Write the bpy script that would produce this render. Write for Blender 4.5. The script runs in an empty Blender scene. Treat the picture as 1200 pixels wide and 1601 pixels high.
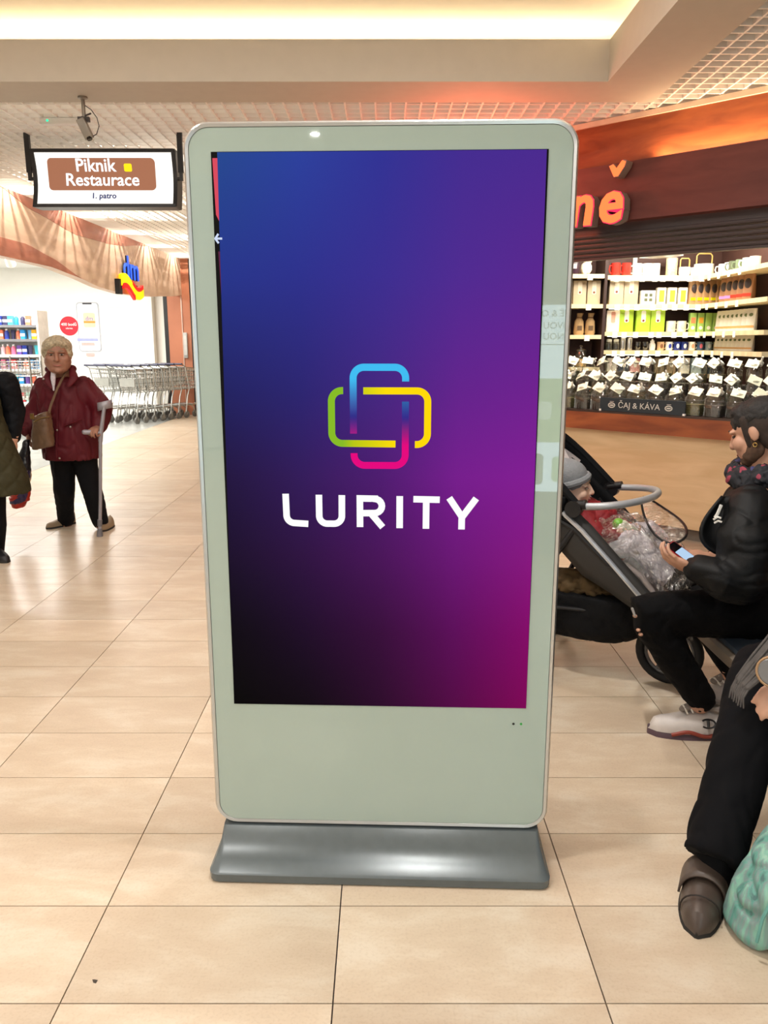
import bpy, bmesh, math, random
from mathutils import Vector, Matrix, noise
random.seed(7)
sc = bpy.context.scene
C = sc.collection
R = math.radians
PI = math.pi

# ---------------------------------------------------------------- camera
cam_d = bpy.data.cameras.new('camera')
cam_d.sensor_fit = 'HORIZONTAL'
cam_d.sensor_width = 36.0
cam_d.lens = 37.2
cam_d.clip_start = 0.02
cam = bpy.data.objects.new('camera', cam_d)
cam.location = (0.0, 0.0, 1.47)
cam.rotation_euler = (R(90 - 12.15), 0, 0)
C.objects.link(cam)
sc.camera = cam
sc.view_settings.view_transform = 'Standard'
sc.view_settings.look = 'None'
sc.view_settings.exposure = 0.0
sc.view_settings.gamma = 1.0
sc.view_settings.use_curve_mapping = False
sc.cycles.use_denoising = True
sc.cycles.max_bounces = 8
sc.cycles.transparent_max_bounces = 24
sc.cycles.sample_clamp_indirect = 6.0
sc.cycles.caustics_reflective = False
sc.cycles.caustics_refractive = False

# ---------------------------------------------------------------- world and lights
w = bpy.data.worlds.new('mall_ambient')
sc.world = w
w.use_nodes = True
w.node_tree.nodes['Background'].inputs[0].default_value = (1.0, 0.98, 0.95, 1)
w.node_tree.nodes['Background'].inputs[1].default_value = 0.40

def lin(c):
    return c / 12.92 if c <= 0.04045 else ((c + 0.055) / 1.055) ** 2.4
def rgb(h):
    if isinstance(h, str):
        h = h.lstrip('#')
        return tuple(lin(int(h[i:i + 2], 16) / 255) for i in (0, 2, 4))
    return h
def light(name, kind, loc, power, color=(1, 1, 1), rot=(0, 0, 0), size=0.1, sy=None, shape=None, spot=None):
    d = bpy.data.lights.new(name, kind)
    d.energy = power
    d.color = color
    if kind == 'AREA':
        d.shape = shape or ('RECTANGLE' if sy else 'DISK')
        d.size = size
        if sy: d.size_y = sy
    else:
        d.shadow_soft_size = size
    if kind == 'SPOT':
        d.spot_size = spot or R(100); d.spot_blend = 0.6
    o = bpy.data.objects.new(name, d)
    o.location = loc
    o.rotation_euler = rot
    C.objects.link(o)
    return o
WARM = (1.0, 0.86, 0.68)
NEUT = (1.0, 0.965, 0.92)
DOWNLIGHTS = [(x, y) for y in (-5.5, -2.6, -0.6, 1.4, 3.6) for x in (-3.2, -1.5, 0.25) if (x, y) != (0.25, 1.4)] + [(-1.12, -4.10)]
TWIN = [(0.19, 1.95), (0.19, 2.10)]
for x, y in DOWNLIGHTS:
    light('downlight_lamp', 'AREA', (x, y, 3.425), 20, NEUT, size=0.08 if y == -4.10 else 0.15)
for x, y in TWIN:
    light('downlight_lamp', 'AREA', (x, y, 3.425), 28, NEUT, size=0.07)
# LED strips lying in the cove trough
light('cove_strip_lamp', 'AREA', (-1.25, 5.68, 3.25), 26, (1.0, 0.84, 0.58), (R(180), 0, 0), 5.6, 0.04)
light('cove_strip_lamp', 'AREA', (1.68, 1.6, 3.25), 34, (1.0, 0.84, 0.58), (R(180), 0, 0), 0.04, 7.6)
# bare lamps above the open ceiling grid
for x, y, e in ((-3.0, 8.4, 40), (-3.0, 10.6, 40), (-3.0, 12.8, 40), (-3.0, 15.0, 40), (-1.9, 7.4, 40), (-1.9, 9.6, 32), (-1.9, 12.0, 32), (-1.9, 14.6, 32)):
    light('plenum_lamp', 'POINT', (x, y, 3.42), e, (1.0, 0.95, 0.88), size=0.012)
for y in (8.9, 10.6, 12.3, 14.0, 15.7):
    light('plenum_lamp', 'POINT', (-3.74, y, 3.30), 45, (1.0, 0.93, 0.85), size=0.012)
# drugstore ceiling panels
for x, y in ((-5.6, 9.5), (-5.6, 12.2), (-5.8, 15.2), (-7.8, 11.0), (-7.8, 14.5)):
    light('drugstore_panel_lamp', 'AREA', (x, y, 2.94), 104, (1.0, 0.97, 0.92), size=1.2, sy=0.6)

# ---------------------------------------------------------------- materials
MATS = {}
def mat(name, color, rough=0.6, metal=0.0, var=0.06, scale=12.0, bump=0.0, bscale=60.0, spec=0.5, coat=0.0, emit=None, estr=0.0, trans=0.0, sheen=0.0, rnd=0.0):
    if name in MATS: return MATS[name]
    m = bpy.data.materials.new(name)
    m.use_nodes = True
    nt = m.node_tree; N = nt.nodes; L = nt.links
    b = N['Principled BSDF']
    c = rgb(color)
    tc = N.new('ShaderNodeTexCoord')
    nz = N.new('ShaderNodeTexNoise'); nz.inputs['Scale'].default_value = scale; nz.inputs['Detail'].default_value = 4
    L.new(tc.outputs['Object'], nz.inputs['Vector'])
    rp = N.new('ShaderNodeValToRGB')
    rp.color_ramp.elements[0].position = 0.3; rp.color_ramp.elements[1].position = 0.7
    rp.color_ramp.elements[0].color = (*[min(1, x * (1 - var)) for x in c], 1)
    rp.color_ramp.elements[1].color = (*[min(1, x * (1 + var)) for x in c], 1)
    L.new(nz.outputs['Fac'], rp.inputs['Fac'])
    L.new(rp.outputs['Color'], b.inputs['Base Color'])
    b.inputs['Roughness'].default_value = rough
    b.inputs['Metallic'].default_value = metal
    b.inputs['Specular IOR Level'].default_value = spec
    b.inputs['Coat Weight'].default_value = coat
    b.inputs['Coat Roughness'].default_value = 0.06
    b.inputs['Sheen Weight'].default_value = sheen
    b.inputs['Transmission Weight'].default_value = trans
    if emit is not None:
        b.inputs['Emission Color'].default_value = (*rgb(emit), 1)
        b.inputs['Emission Strength'].default_value = estr
    if bump:
        n2 = N.new('ShaderNodeTexNoise'); n2.inputs['Scale'].default_value = bscale; n2.inputs['Detail'].default_value = 5
        L.new(tc.outputs['Object'], n2.inputs['Vector'])
        bp = N.new('ShaderNodeBump'); bp.inputs['Strength'].default_value = bump; bp.inputs['Distance'].default_value = 0.01
        L.new(n2.outputs['Fac'], bp.inputs['Height'])
        L.new(bp.outputs['Normal'], b.inputs['Normal'])
    MATS[name] = m
    return m
def emis(name, color, strength=1.0):
    if name in MATS: return MATS[name]
    m = bpy.data.materials.new(name); m.use_nodes = True
    b = m.node_tree.nodes['Principled BSDF']
    b.inputs['Base Color'].default_value = (0.01, 0.01, 0.01, 1)
    b.inputs['Roughness'].default_value = 0.8
    b.inputs['Specular IOR Level'].default_value = 0.0
    b.inputs['Emission Color'].default_value = (*rgb(color), 1)
    b.inputs['Emission Strength'].default_value = strength
    MATS[name] = m
    return m
def wood(name, c1, c2, rough=0.35, scale=3.0, axis=(1, 1, 12), coat=0.15):
    if name in MATS: return MATS[name]
    m = bpy.data.materials.new(name); m.use_nodes = True
    nt = m.node_tree; N = nt.nodes; L = nt.links
    b = N['Principled BSDF']
    tc = N.new('ShaderNodeTexCoord'); mp = N.new('ShaderNodeMapping')
    mp.inputs['Scale'].default_value = axis
    L.new(tc.outputs['Object'], mp.inputs['Vector'])
    nz = N.new('ShaderNodeTexNoise'); nz.inputs['Scale'].default_value = scale; nz.inputs['Detail'].default_value = 8; nz.inputs['Distortion'].default_value = 0.6
    L.new(mp.outputs['Vector'], nz.inputs['Vector'])
    rp = N.new('ShaderNodeValToRGB')
    rp.color_ramp.elements[0].position = 0.35; rp.color_ramp.elements[1].position = 0.68
    rp.color_ramp.elements[0].color = (*rgb(c1), 1); rp.color_ramp.elements[1].color = (*rgb(c2), 1)
    L.new(nz.outputs['Fac'], rp.inputs['Fac']); L.new(rp.outputs['Color'], b.inputs['Base Color'])
    b.inputs['Roughness'].default_value = rough
    b.inputs['Coat Weight'].default_value = coat
    MATS[name] = m
    return m
def clear(name, tint=(1, 1, 1), gloss=0.12, rough=0.05, edge=0.6, crinkle=0.0):
    """thin clear plastic or glass: see-through straight on, mirror-like at grazing angles"""
    if name in MATS: return MATS[name]
    m = bpy.data.materials.new(name); m.use_nodes = True
    nt = m.node_tree; N = nt.nodes; L = nt.links
    N.remove(N['Principled BSDF'])
    out = N['Material Output']
    t = N.new('ShaderNodeBsdfTransparent'); t.inputs['Color'].default_value = (*tint, 1)
    g = N.new('ShaderNodeBsdfGlossy'); g.inputs['Roughness'].default_value = rough
    if crinkle:
        tc = N.new('ShaderNodeTexCoord'); nz = N.new('ShaderNodeTexNoise'); nz.inputs['Scale'].default_value = 26; nz.inputs['Detail'].default_value = 3; nz.inputs['Distortion'].default_value = 1.5
        L.new(tc.outputs['Object'], nz.inputs['Vector']); bp = N.new('ShaderNodeBump'); bp.inputs['Strength'].default_value = crinkle; bp.inputs['Distance'].default_value = 0.03
        L.new(nz.outputs['Fac'], bp.inputs['Height']); L.new(bp.outputs[0], g.inputs['Normal'])
    lw = N.new('ShaderNodeLayerWeight'); lw.inputs['Blend'].default_value = 0.35
    ma = N.new('ShaderNodeMath'); ma.operation = 'MULTIPLY_ADD'; ma.inputs[1].default_value = edge; ma.inputs[2].default_value = gloss
    L.new(lw.outputs['Facing'], ma.inputs[0])
    mx = N.new('ShaderNodeMixShader')
    L.new(ma.outputs[0], mx.inputs['Fac']); L.new(t.outputs[0], mx.inputs[1]); L.new(g.outputs[0], mx.inputs[2])
    L.new(mx.outputs[0], out.inputs['Surface'])
    MATS[name] = m
    return m

# ---------------------------------------------------------------- mesh building
WM = {}
def V(*a): return Vector(a[0]) if len(a) == 1 else Vector(a)
class MB:
    def __init__(s): s.v = []; s.f = []
    def add(s, vs, fs, M=None):
        n = len(s.v)
        s.v += [tuple(M @ Vector(p)) if M is not None else tuple(p) for p in vs]
        s.f += [tuple(i + n for i in q) for q in fs]
        return s
    def merge(s, o, M=None): return s.add(o.v, o.f, M)
    def box(s, c, d, M=None, bev=0.0, seg=2):
        x, y, z = d[0] / 2, d[1] / 2, d[2] / 2
        if bev:
            bm = bmesh.new(); bmesh.ops.create_cube(bm, size=1.0)
            for v in bm.verts: v.co = Vector((v.co.x * d[0], v.co.y * d[1], v.co.z * d[2]))
            bmesh.ops.bevel(bm, geom=bm.edges[:], offset=bev, segments=seg, affect='EDGES', profile=0.5)
            vs = [v.co + Vector(c) for v in bm.verts]; bm.verts.index_update()
            fs = [tuple(v.index for v in f.verts) for f in bm.faces]; bm.free()
            return s.add(vs, fs, M)
        vs = [Vector(c) + Vector((i * x, j * y, k * z)) for i in (-1, 1) for j in (-1, 1) for k in (-1, 1)]
        fs = [(0, 1, 3, 2), (4, 6, 7, 5), (0, 4, 5, 1), (2, 3, 7, 6), (0, 2, 6, 4), (1, 5, 7, 3)]
        return s.add(vs, fs, M)
    def bb(s, lo, hi, M=None, bev=0.0):
        return s.box([(a + b) / 2 for a, b in zip(lo, hi)], [abs(b - a) for a, b in zip(lo, hi)], M, bev)
    def loft(s, rings, M=None, caps=True, closed=False):
        n = len(rings[0]); vs = [p for r in rings for p in r]; fs = []
        m = len(rings)
        for i in range(m if closed else m - 1):
            a, b = i * n, ((i + 1) % m) * n
            for j in range(n):
                k = (j + 1) % n
                fs.append((a + j, a + k, b + k, b + j))
        if caps and not closed:
            fs.append(tuple(range(n - 1, -1, -1))); fs.append(tuple((m - 1) * n + j for j in range(n)))
        return s.add(vs, fs, M)
    def tube(s, pts, r, n=8, M=None, closed=False, caps=True, flat=1.0, up=None):
        pts = [Vector(p) for p in pts]; m = len(pts)
        rs = [r] * m if not isinstance(r, (list, tuple)) else r
        rings = []; nrm = None
        for i, p in enumerate(pts):
            if closed: t = pts[(i + 1) % m] - pts[i - 1]
            else: t = pts[min(i + 1, m - 1)] - pts[max(i - 1, 0)]
            if t.length < 1e-9: t = Vector((0, 0, 1))
            t.normalize()
            if nrm is None:
                u = Vector(up) if up else (Vector((0, 0, 1)) if abs(t.z) < 0.9 else Vector((0, 1, 0)))
                nrm = (u - t * u.dot(t)).normalized()
            else:
                nrm = nrm - t * nrm.dot(t)
                if nrm.length < 1e-6: nrm = t.orthogonal()
                nrm.normalize()
            bn = t.cross(nrm)
            rings.append([p + (nrm * math.cos(2 * PI * j / n) * flat + bn * math.sin(2 * PI * j / n)) * rs[i] for j in range(n)])
        return s.loft(rings, M, caps, closed)
    def limb(s, pts, rs, n=12, M=None, flat=1.0, up=None):
        """tapering round-ended tube"""
        pts = [Vector(p) for p in pts]
        P2 = []; R2 = []
        for i in range(len(pts) - 1):
            for k in range(5):
                t = k / 5; P2.append(pts[i].lerp(pts[i + 1], t)); tt = t * t * (3 - 2 * t) * 0.5 + t * 0.5; R2.append(rs[i] * (1 - tt) + rs[i + 1] * tt)
        P2.append(pts[-1]); R2.append(rs[-1])
        d0 = (P2[0] - P2[1]).normalized(); d1 = (P2[-1] - P2[-2]).normalized()
        pre = [(P2[0] + d0 * R2[0] * math.sin(a), R2[0] * math.cos(a)) for a in (1.5, 1.1, 0.6)]
        post = [(P2[-1] + d1 * R2[-1] * math.sin(a), R2[-1] * math.cos(a)) for a in (0.6, 1.1, 1.5)]
        s.tube([p for p, _ in pre] + P2 + [p for p, _ in post], [r for _, r in pre] + R2 + [r for _, r in post], n, M, flat=flat, up=up)
        return s
    def ell(s, c, r, M=None, nu=16, nv=10):
        if not isinstance(r, (list, tuple)): r = (r, r, r)
        rings = []
        for i in range(nv):
            a = -PI / 2 + PI * (i + 0.5) / nv
            rings.append([Vector((r[0] * math.cos(a) * math.cos(2 * PI * j / nu), r[1] * math.cos(a) * math.sin(2 * PI * j / nu), r[2] * math.sin(a))) for j in range(nu)])
        T = Matrix.Translation(Vector(c)) @ (M.to_4x4() if M is not None else Matrix())
        return s.loft(rings, T)
    def body(s, secs, n=20, p=2.0, M=None):
        """stack of horizontal (super)ellipse sections: (x, y, z, rx, ry[, yaw])"""
        rings = []
        for q in secs:
            x, y, z, rx, ry = q[:5]; yaw = q[5] if len(q) > 5 else 0
            ring = []
            for j in range(n):
                a = 2 * PI * j / n; ca, sa = math.cos(a), math.sin(a)
                px = rx * math.copysign(abs(ca) ** (2 / p), ca); py = ry * math.copysign(abs(sa) ** (2 / p), sa)
                ring.append(Vector((x + px * math.cos(yaw) - py * math.sin(yaw), y + px * math.sin(yaw) + py * math.cos(yaw), z)))
            rings.append(ring)
        return s.loft(rings, M)
    def lathe(s, prof, n=16, c=(0, 0, 0), M=None, caps=True):
        rings = [[Vector((c[0] + r * math.cos(2 * PI * j / n), c[1] + r * math.sin(2 * PI * j / n), c[2] + z)) for j in range(n)] for r, z in prof]
        return s.loft(rings, M, caps)
    def prism(s, poly, d0, d1, M=None):
        """polygon in xy pulled from z=d0 to z=d1"""
        n = len(poly)
        vs = [(x, y, d0) for x, y in poly] + [(x, y, d1) for x, y in poly]
        fs = [tuple(range(n - 1, -1, -1)), tuple(range(n, 2 * n))] + [(i, (i + 1) % n, n + (i + 1) % n, n + i) for i in range(n)]
        return s.add(vs, fs, M)
    def grid(s, fn, nu, nv, M=None):
        vs = [fn(i / nu, j / nv) for j in range(nv + 1) for i in range(nu + 1)]
        fs = [(j * (nu + 1) + i, j * (nu + 1) + i + 1, (j + 1) * (nu + 1) + i + 1, (j + 1) * (nu + 1) + i) for j in range(nv) for i in range(nu)]
        return s.add(vs, fs, M)
    def ribbon(s, pts, wd, d0, d1, M=None, closed=False):
        """flat stroke of width wd along 2D points, pulled in z"""
        P = [Vector((p[0], p[1])) for p in pts]; m = len(P); Lp = []; Rp = []
        for i in range(m):
            a = P[i - 1] if (i > 0 or closed) else None
            b = P[(i + 1) % m] if (i < m - 1 or closed) else None
            t1 = (P[i] - a).normalized() if a is not None else None
            t2 = (b - P[i]).normalized() if b is not None else None
            t1 = t1 or t2; t2 = t2 or t1
            n1 = Vector((-t1.y, t1.x)); n2 = Vector((-t2.y, t2.x)); nn = (n1 + n2).normalized()
            k = wd / 2 / max(0.4, nn.dot(n1))
            Lp.append(P[i] + nn * k); Rp.append(P[i] - nn * k)
        for i in range(m if closed else m - 1):
            k = (i + 1) % m
            s.prism([tuple(Rp[i]), tuple(Rp[k]), tuple(Lp[k]), tuple(Lp[i])], d0, d1, M)
        return s
    def mesh(s, name, smooth=40):
        me = bpy.data.meshes.new(name)
        me.from_pydata([tuple(p) for p in s.v], [], s.f)
        bm = bmesh.new(); bm.from_mesh(me); bmesh.ops.recalc_face_normals(bm, faces=bm.faces[:]); bm.to_mesh(me); bm.free()
        if smooth:
            me.polygons.foreach_set('use_smooth', [True] * len(me.polygons))
            me.set_sharp_from_angle(angle=R(smooth))
        return me

def tag(o, label=None, cat=None, group=None, kind=None):
    if label: o['label'] = label
    if cat: o['category'] = cat
    if group: o['group'] = group
    if kind: o['kind'] = kind
    return o
def thing(name, loc, label, cat, group=None, rz=0.0):
    o = bpy.data.objects.new(name, None); o.empty_display_size = 0.05
    o.location = loc; o.rotation_euler = (0, 0, rz)
    C.objects.link(o)
    WM[o.name] = Matrix.Translation(Vector(loc)) @ Matrix.Rotation(rz, 4, 'Z')
    return tag(o, label, cat, group)
def link(name, me, m, parent=None, label=None):
    o = bpy.data.objects.new(name, me)
    if m is not None and not me.materials: me.materials.append(m)
    C.objects.link(o)
    if parent is not None:
        o.parent = parent; WM[o.name] = WM[parent.name]
    if label: o['label'] = label
    return o
def part(name, mb, m, parent, local=False, smooth=40, label=None):
    """mesh given in world space (or in the thing's own space) as a child of parent"""
    if not local:
        I = WM[parent.name].inverted(); mb.v = [tuple(I @ Vector(p)) for p in mb.v]
    return link(name, mb.mesh(name, smooth), m, parent, label)
def single(name, mb, m, label=None, cat=None, group=None, kind=None, smooth=40):
    """top-level one-mesh thing: origin at the middle of its base"""
    xs = [p[0] for p in mb.v]; ys = [p[1] for p in mb.v]; zs = [p[2] for p in mb.v]
    c = Vector(((min(xs) + max(xs)) / 2, (min(ys) + max(ys)) / 2, min(zs)))
    mb.v = [tuple(Vector(p) - c) for p in mb.v]
    o = link(name, mb.mesh(name, smooth), m)
    o.location = c; WM[o.name] = Matrix.Translation(c)
    return tag(o, label, cat, group, kind)
def struct(name, mb, m, smooth=30, label=None): return single(name, mb, m, label=label, kind='structure', smooth=smooth)
def copy_tree(o, loc=None, rz=None, label=None):
    c = o.copy(); C.objects.link(c); WM[c.name] = WM[o.name]
    for ch in o.children:
        d = ch.copy(); C.objects.link(d); d.parent = c
        for g in ch.children:
            e = g.copy(); C.objects.link(e); e.parent = d
    if loc is not None: c.location = loc
    if rz is not None: c.rotation_euler = (0, 0, rz)
    if label: c['label'] = label
    return c
def blob(name, mb, m, parent=None, vox=0.01, smooth=6, fold=0.0, fscale=9.0, fstretch=(1, 1, 1), ret=False, crease=0.7):
    """join overlapping shapes into one continuous skin"""
    me = bpy.data.meshes.new('tmp'); me.from_pydata([tuple(p) for p in mb.v], [], mb.f)
    bm = bmesh.new(); bm.from_mesh(me); bmesh.ops.recalc_face_normals(bm, faces=bm.faces[:]); bm.to_mesh(me); bm.free()
    o = bpy.data.objects.new('tmp', me); C.objects.link(o)
    a = o.modifiers.new('r', 'REMESH'); a.mode = 'VOXEL'; a.voxel_size = vox
    if smooth:
        b = o.modifiers.new('s', 'SMOOTH'); b.factor = 0.5; b.iterations = smooth
    dg = bpy.context.evaluated_depsgraph_get(); dg.update()
    e = bpy.data.meshes.new_from_object(o.evaluated_get(dg))
    bpy.data.objects.remove(o); bpy.data.meshes.remove(me)
    e.name = name
    if fold:
        nv = [v.normal.copy() for v in e.vertices]
        for v, n in zip(e.vertices, nv):
            q = Vector((v.co.x * fstretch[0], v.co.y * fstretch[1], v.co.z * fstretch[2])) * fscale
            k = noise.noise(q) + 0.5 * noise.noise(q * 2.3 + Vector((3, 1, 7)))
            r_ = noise.noise(q * 1.4 + Vector((9, 4, 2))); k -= crease * math.exp(-(r_ / 0.09) ** 2)
            v.co += n * (fold * k)
    e.polygons.foreach_set('use_smooth', [True] * len(e.polygons))
    if ret: return e
    if parent is not None:
        e.transform(WM[parent.name].inverted())
        return link(name, e, m, parent)
    return e
def blob_top(name, mb, m, base, label, cat, group=None, **k):
    e = blob(name, mb, m, **k)
    e.transform(Matrix.Translation(-Vector(base)))
    o = link(name, e, m); o.location = base; WM[o.name] = Matrix.Translation(Vector(base))
    return tag(o, label, cat, group)
def frame(o, x, y):
    """matrix whose x/y axes are given unit vectors and z their cross product"""
    x = Vector(x).normalized(); y = Vector(y).normalized(); z = x.cross(y)
    M = Matrix.Identity(4)
    for i in range(3):
        M[i][0], M[i][1], M[i][2], M[i][3] = x[i], y[i], z[i], o[i]
    return M
def text(s, size, ext=0.001, off=0.0, align='CENTER', shear=0.0, spacing=1.0, bev=0.0, res=3):
    cu = bpy.data.curves.new('txt', 'FONT'); cu.body = s; cu.size = size; cu.extrude = ext; cu.offset = off
    cu.align_x = align; cu.align_y = 'CENTER'; cu.shear = shear; cu.space_character = spacing; cu.resolution_u = res
    if bev: cu.bevel_depth = bev; cu.bevel_resolution = 1
    o = bpy.data.objects.new('txt', cu); C.objects.link(o)
    dg = bpy.context.evaluated_depsgraph_get(); dg.update()
    me = bpy.data.meshes.new_from_object(o.evaluated_get(dg))
    mb = MB(); mb.add([v.co.copy() for v in me.vertices], [tuple(p.vertices) for p in me.polygons])
    bpy.data.objects.remove(o); bpy.data.curves.remove(cu); bpy.data.meshes.remove(me)
    return mb
def rrect(x0, x1, y0, y1, r, n=6):
    out = []
    for cx, cy, a0 in ((x1 - r, y1 - r, 0), (x0 + r, y1 - r, 90), (x0 + r, y0 + r, 180), (x1 - r, y0 + r, 270)):
        for k in range(n + 1):
            a = R(a0 + 90 * k / n); out.append((cx + r * math.cos(a), cy + r * math.sin(a)))
    return out
ORD = ['first', 'second', 'third', 'fourth', 'fifth', 'sixth', 'seventh', 'eighth', 'ninth', 'tenth', 'eleventh', 'twelfth', 'thirteenth', 'fourteenth', 'fifteenth', 'sixteenth', 'seventeenth', 'eighteenth', 'nineteenth', 'twentieth']
FACE = lambda x, y, z: frame((x, y, z), (1, 0, 0), (0, 0, 1))      # a sheet that faces the viewer's side (-Y)

# ================================================================ the setting
# ---- floor: real tiles on a dark bed
M_grout = mat('grout', '#332a27', 0.9)
def tile_mat():
    m = bpy.data.materials.new('floor_tile'); m.use_nodes = True
    nt = m.node_tree; N = nt.nodes; L = nt.links; b = N['Principled BSDF']
    geo = N.new('ShaderNodeNewGeometry'); oi = N.new('ShaderNodeObjectInfo')
    add = N.new('ShaderNodeVectorMath'); add.operation = 'MULTIPLY_ADD'
    cmb = N.new('ShaderNodeCombineXYZ')
    for i in range(3): L.new(oi.outputs['Random'], cmb.inputs[i])
    L.new(cmb.outputs[0], add.inputs[0]); add.inputs[1].default_value = (37, 53, 0); L.new(geo.outputs['Position'], add.inputs[2])
    mp = N.new('ShaderNodeMapping'); mp.inputs['Scale'].default_value = (1.3, 3.2, 1); mp.inputs['Rotation'].default_value = (0, 0, 0.25)
    L.new(add.outputs[0], mp.inputs['Vector'])
    n1 = N.new('ShaderNodeTexNoise'); n1.inputs['Scale'].default_value = 2.2; n1.inputs['Detail'].default_value = 4; n1.inputs['Lacunarity'].default_value = 2.4; n1.inputs['Roughness'].default_value = 0.6; n1.inputs['Distortion'].default_value = 0.2
    L.new(mp.outputs[0], n1.inputs['Vector'])
    r1 = N.new('ShaderNodeValToRGB'); r1.color_ramp.interpolation = 'B_SPLINE'; e = r1.color_ramp.elements
    e[0].position = 0.22; e[0].color = (*rgb('#bda993'), 1); e[1].position = 0.66; e[1].color = (*rgb('#d3c6b3'), 1)
    x = r1.color_ramp.elements.new(0.5); x.color = (*rgb('#c9b69e'), 1)
    L.new(n1.outputs['Fac'], r1.inputs['Fac'])
    n2 = N.new('ShaderNodeTexNoise'); n2.inputs['Scale'].default_value = 130; n2.inputs['Detail'].default_value = 3
    L.new(geo.outputs['Position'], n2.inputs['Vector'])
    r2 = N.new('ShaderNodeValToRGB'); r2.color_ramp.elements[0].position = 0.33; r2.color_ramp.elements[1].position = 0.5
    r2.color_ramp.elements[0].color = (0.80, 0.76, 0.72, 1); r2.color_ramp.elements[1].color = (1, 1, 1, 1)
    L.new(n2.outputs['Fac'], r2.inputs['Fac'])
    mx = N.new('ShaderNodeMix'); mx.data_type = 'RGBA'; mx.blend_type = 'MULTIPLY'; mx.inputs['Factor'].default_value = 0.35
    L.new(r1.outputs['Color'], mx.inputs['A']); L.new(r2.outputs['Color'], mx.inputs['B'])
    hs = N.new('ShaderNodeHueSaturation')
    mr = N.new('ShaderNodeMapRange'); mr.inputs['To Min'].default_value = 0.92; mr.inputs['To Max'].default_value = 1.06
    L.new(oi.outputs['Random'], mr.inputs['Value']); L.new(mr.outputs[0], hs.inputs['Value'])
    L.new(mx.outputs['Result'], hs.inputs['Color']); L.new(hs.outputs[0], b.inputs['Base Color'])
    b.inputs['Roughness'].default_value = 0.30
    bp = N.new('ShaderNodeBump'); bp.inputs['Strength'].default_value = 0.05; bp.inputs['Distance'].default_value = 0.004
    L.new(n2.outputs['Fac'], bp.inputs['Height']); L.new(bp.outputs[0], b.inputs['Normal'])
    return m
M_tile = tile_mat()
TX, TY, X0, Y0, GAP = 0.6196, 0.318, -0.116, 1.8435, 0.0034
fl = struct('floor', MB().bb((-4.07, -7, -0.21), (6.0, 22, -0.01)), M_grout, label='cream stone tiled mall floor')
fl_o = WM[fl.name].translation
tb = MB().bb((-TX / 2 + GAP / 2, -TY / 2 + GAP / 2, -0.01), (TX / 2 - GAP / 2, TY / 2 - GAP / 2, 0.0))
tile_me = tb.mesh('tile', 0); tile_me.materials.append(M_tile)
for k in range(-6, 5):
    for j in range(-2, 23):
        o = link('tile', tile_me, None, fl)
        o.location = Vector((X0 + (k + 0.5) * TX, Y0 + (j + 0.5) * TY, 0)) - fl_o
far = MB()
for k in range(-7, 9):
    for j in range(-26, 63):
        if -6 <= k < 5 and -2 <= j < 23: continue
        a, b_ = X0 + k * TX, X0 + (k + 1) * TX
        a = max(a, -4.07)
        far.bb((a + GAP / 2, Y0 + j * TY + GAP / 2, -0.01), (b_ - GAP / 2, Y0 + (j + 1) * TY - GAP / 2, 0))
o = part('tile_field', far, M_tile, fl, smooth=0); o['kind'] = 'stuff'
# ---- drugstore floor, greyer and glossier
M_dfloor = mat('drugstore_floor', '#b9bcb8', 0.16, var=0.05, scale=3)
dfl = struct('floor', MB().bb((-10, 3, -0.21), (-4.07, 18, -0.012)), M_grout, label='grey glossy drugstore floor')
tm = MB().bb((-0.298, -0.298, -0.012), (0.298, 0.298, 0.0)).mesh('tile', 0); tm.materials.append(M_dfloor)
dfo = WM[dfl.name].translation
for i in range(9):
    for j in range(25):
        o = link('tile', tm, None, dfl); o.location = Vector((-4.37 - i * 0.6, 3.1 + j * 0.6, 0)) - dfo

# ---- cove: dropped bulkhead with a trough, recessed ceiling over it
M_bulk = mat('bulkhead_plaster', '#c6beb1', 0.75, var=0.02)
M_cove = mat('cove_plaster', '#ede3d2', 0.8, var=0.02)
bk = MB()
bk.bb((-4.1, 5.39, 3.05), (1.818, 5.83, 3.12)); bk.bb((-4.1, 5.39, 3.12), (1.393, 5.43, 3.29))
bk.bb((1.393, -6.0, 3.05), (1.818, 5.39, 3.12)); bk.bb((1.393, -6.0, 3.12), (1.433, 5.43, 3.29))
struct('trim_1', bk, M_bulk, label='dropped bulkhead around the lit ceiling recess')
cv = MB().bb((-4.1, -6.0, 3.45), (1.86, 5.87, 3.50)); cv.bb((-4.1, 5.83, 3.12), (1.86, 5.87, 3.45)); cv.bb((1.82, -6.0, 3.12), (1.86, 5.83, 3.45))
struct('ceiling', cv, M_cove, label='recessed cream ceiling above the cove light')
M_ring = mat('white_metal', '#e8e6e0', 0.35, 0.0)
for i, (x, y) in enumerate(DOWNLIGHTS):
    rg = MB().lathe([(0.085, 0.0), (0.11, 0.0), (0.112, -0.012), (0.085, -0.02)], 24, (x, y, 3.45), caps=False)
    single('downlight', rg, M_ring, ('downlight mirrored in the top of the kiosk glass' if i == len(DOWNLIGHTS) - 1 else 'recessed ceiling downlight %s from the left, %s row behind the bulkhead' % (('first', 'second', 'third')[(-3.2, -1.5, 0.25).index(x)], ('fifth', 'fourth', 'third', 'second', 'nearest')[(-5.5, -2.6, -0.6, 1.4, 3.6).index(y)])), 'light', 'recessed downlights above the kiosk')

tw = thing('downlight', (0.19, 2.025, 3.40), 'twin recessed downlight right above the kiosk', 'light', 'recessed downlights above the kiosk')
for x, y in TWIN: part('ring', MB().lathe([(0.045, 0.0), (0.065, 0.0), (0.066, -0.012), (0.045, -0.02)], 24, (x, y, 3.45), caps=False), M_ring, tw)

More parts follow.
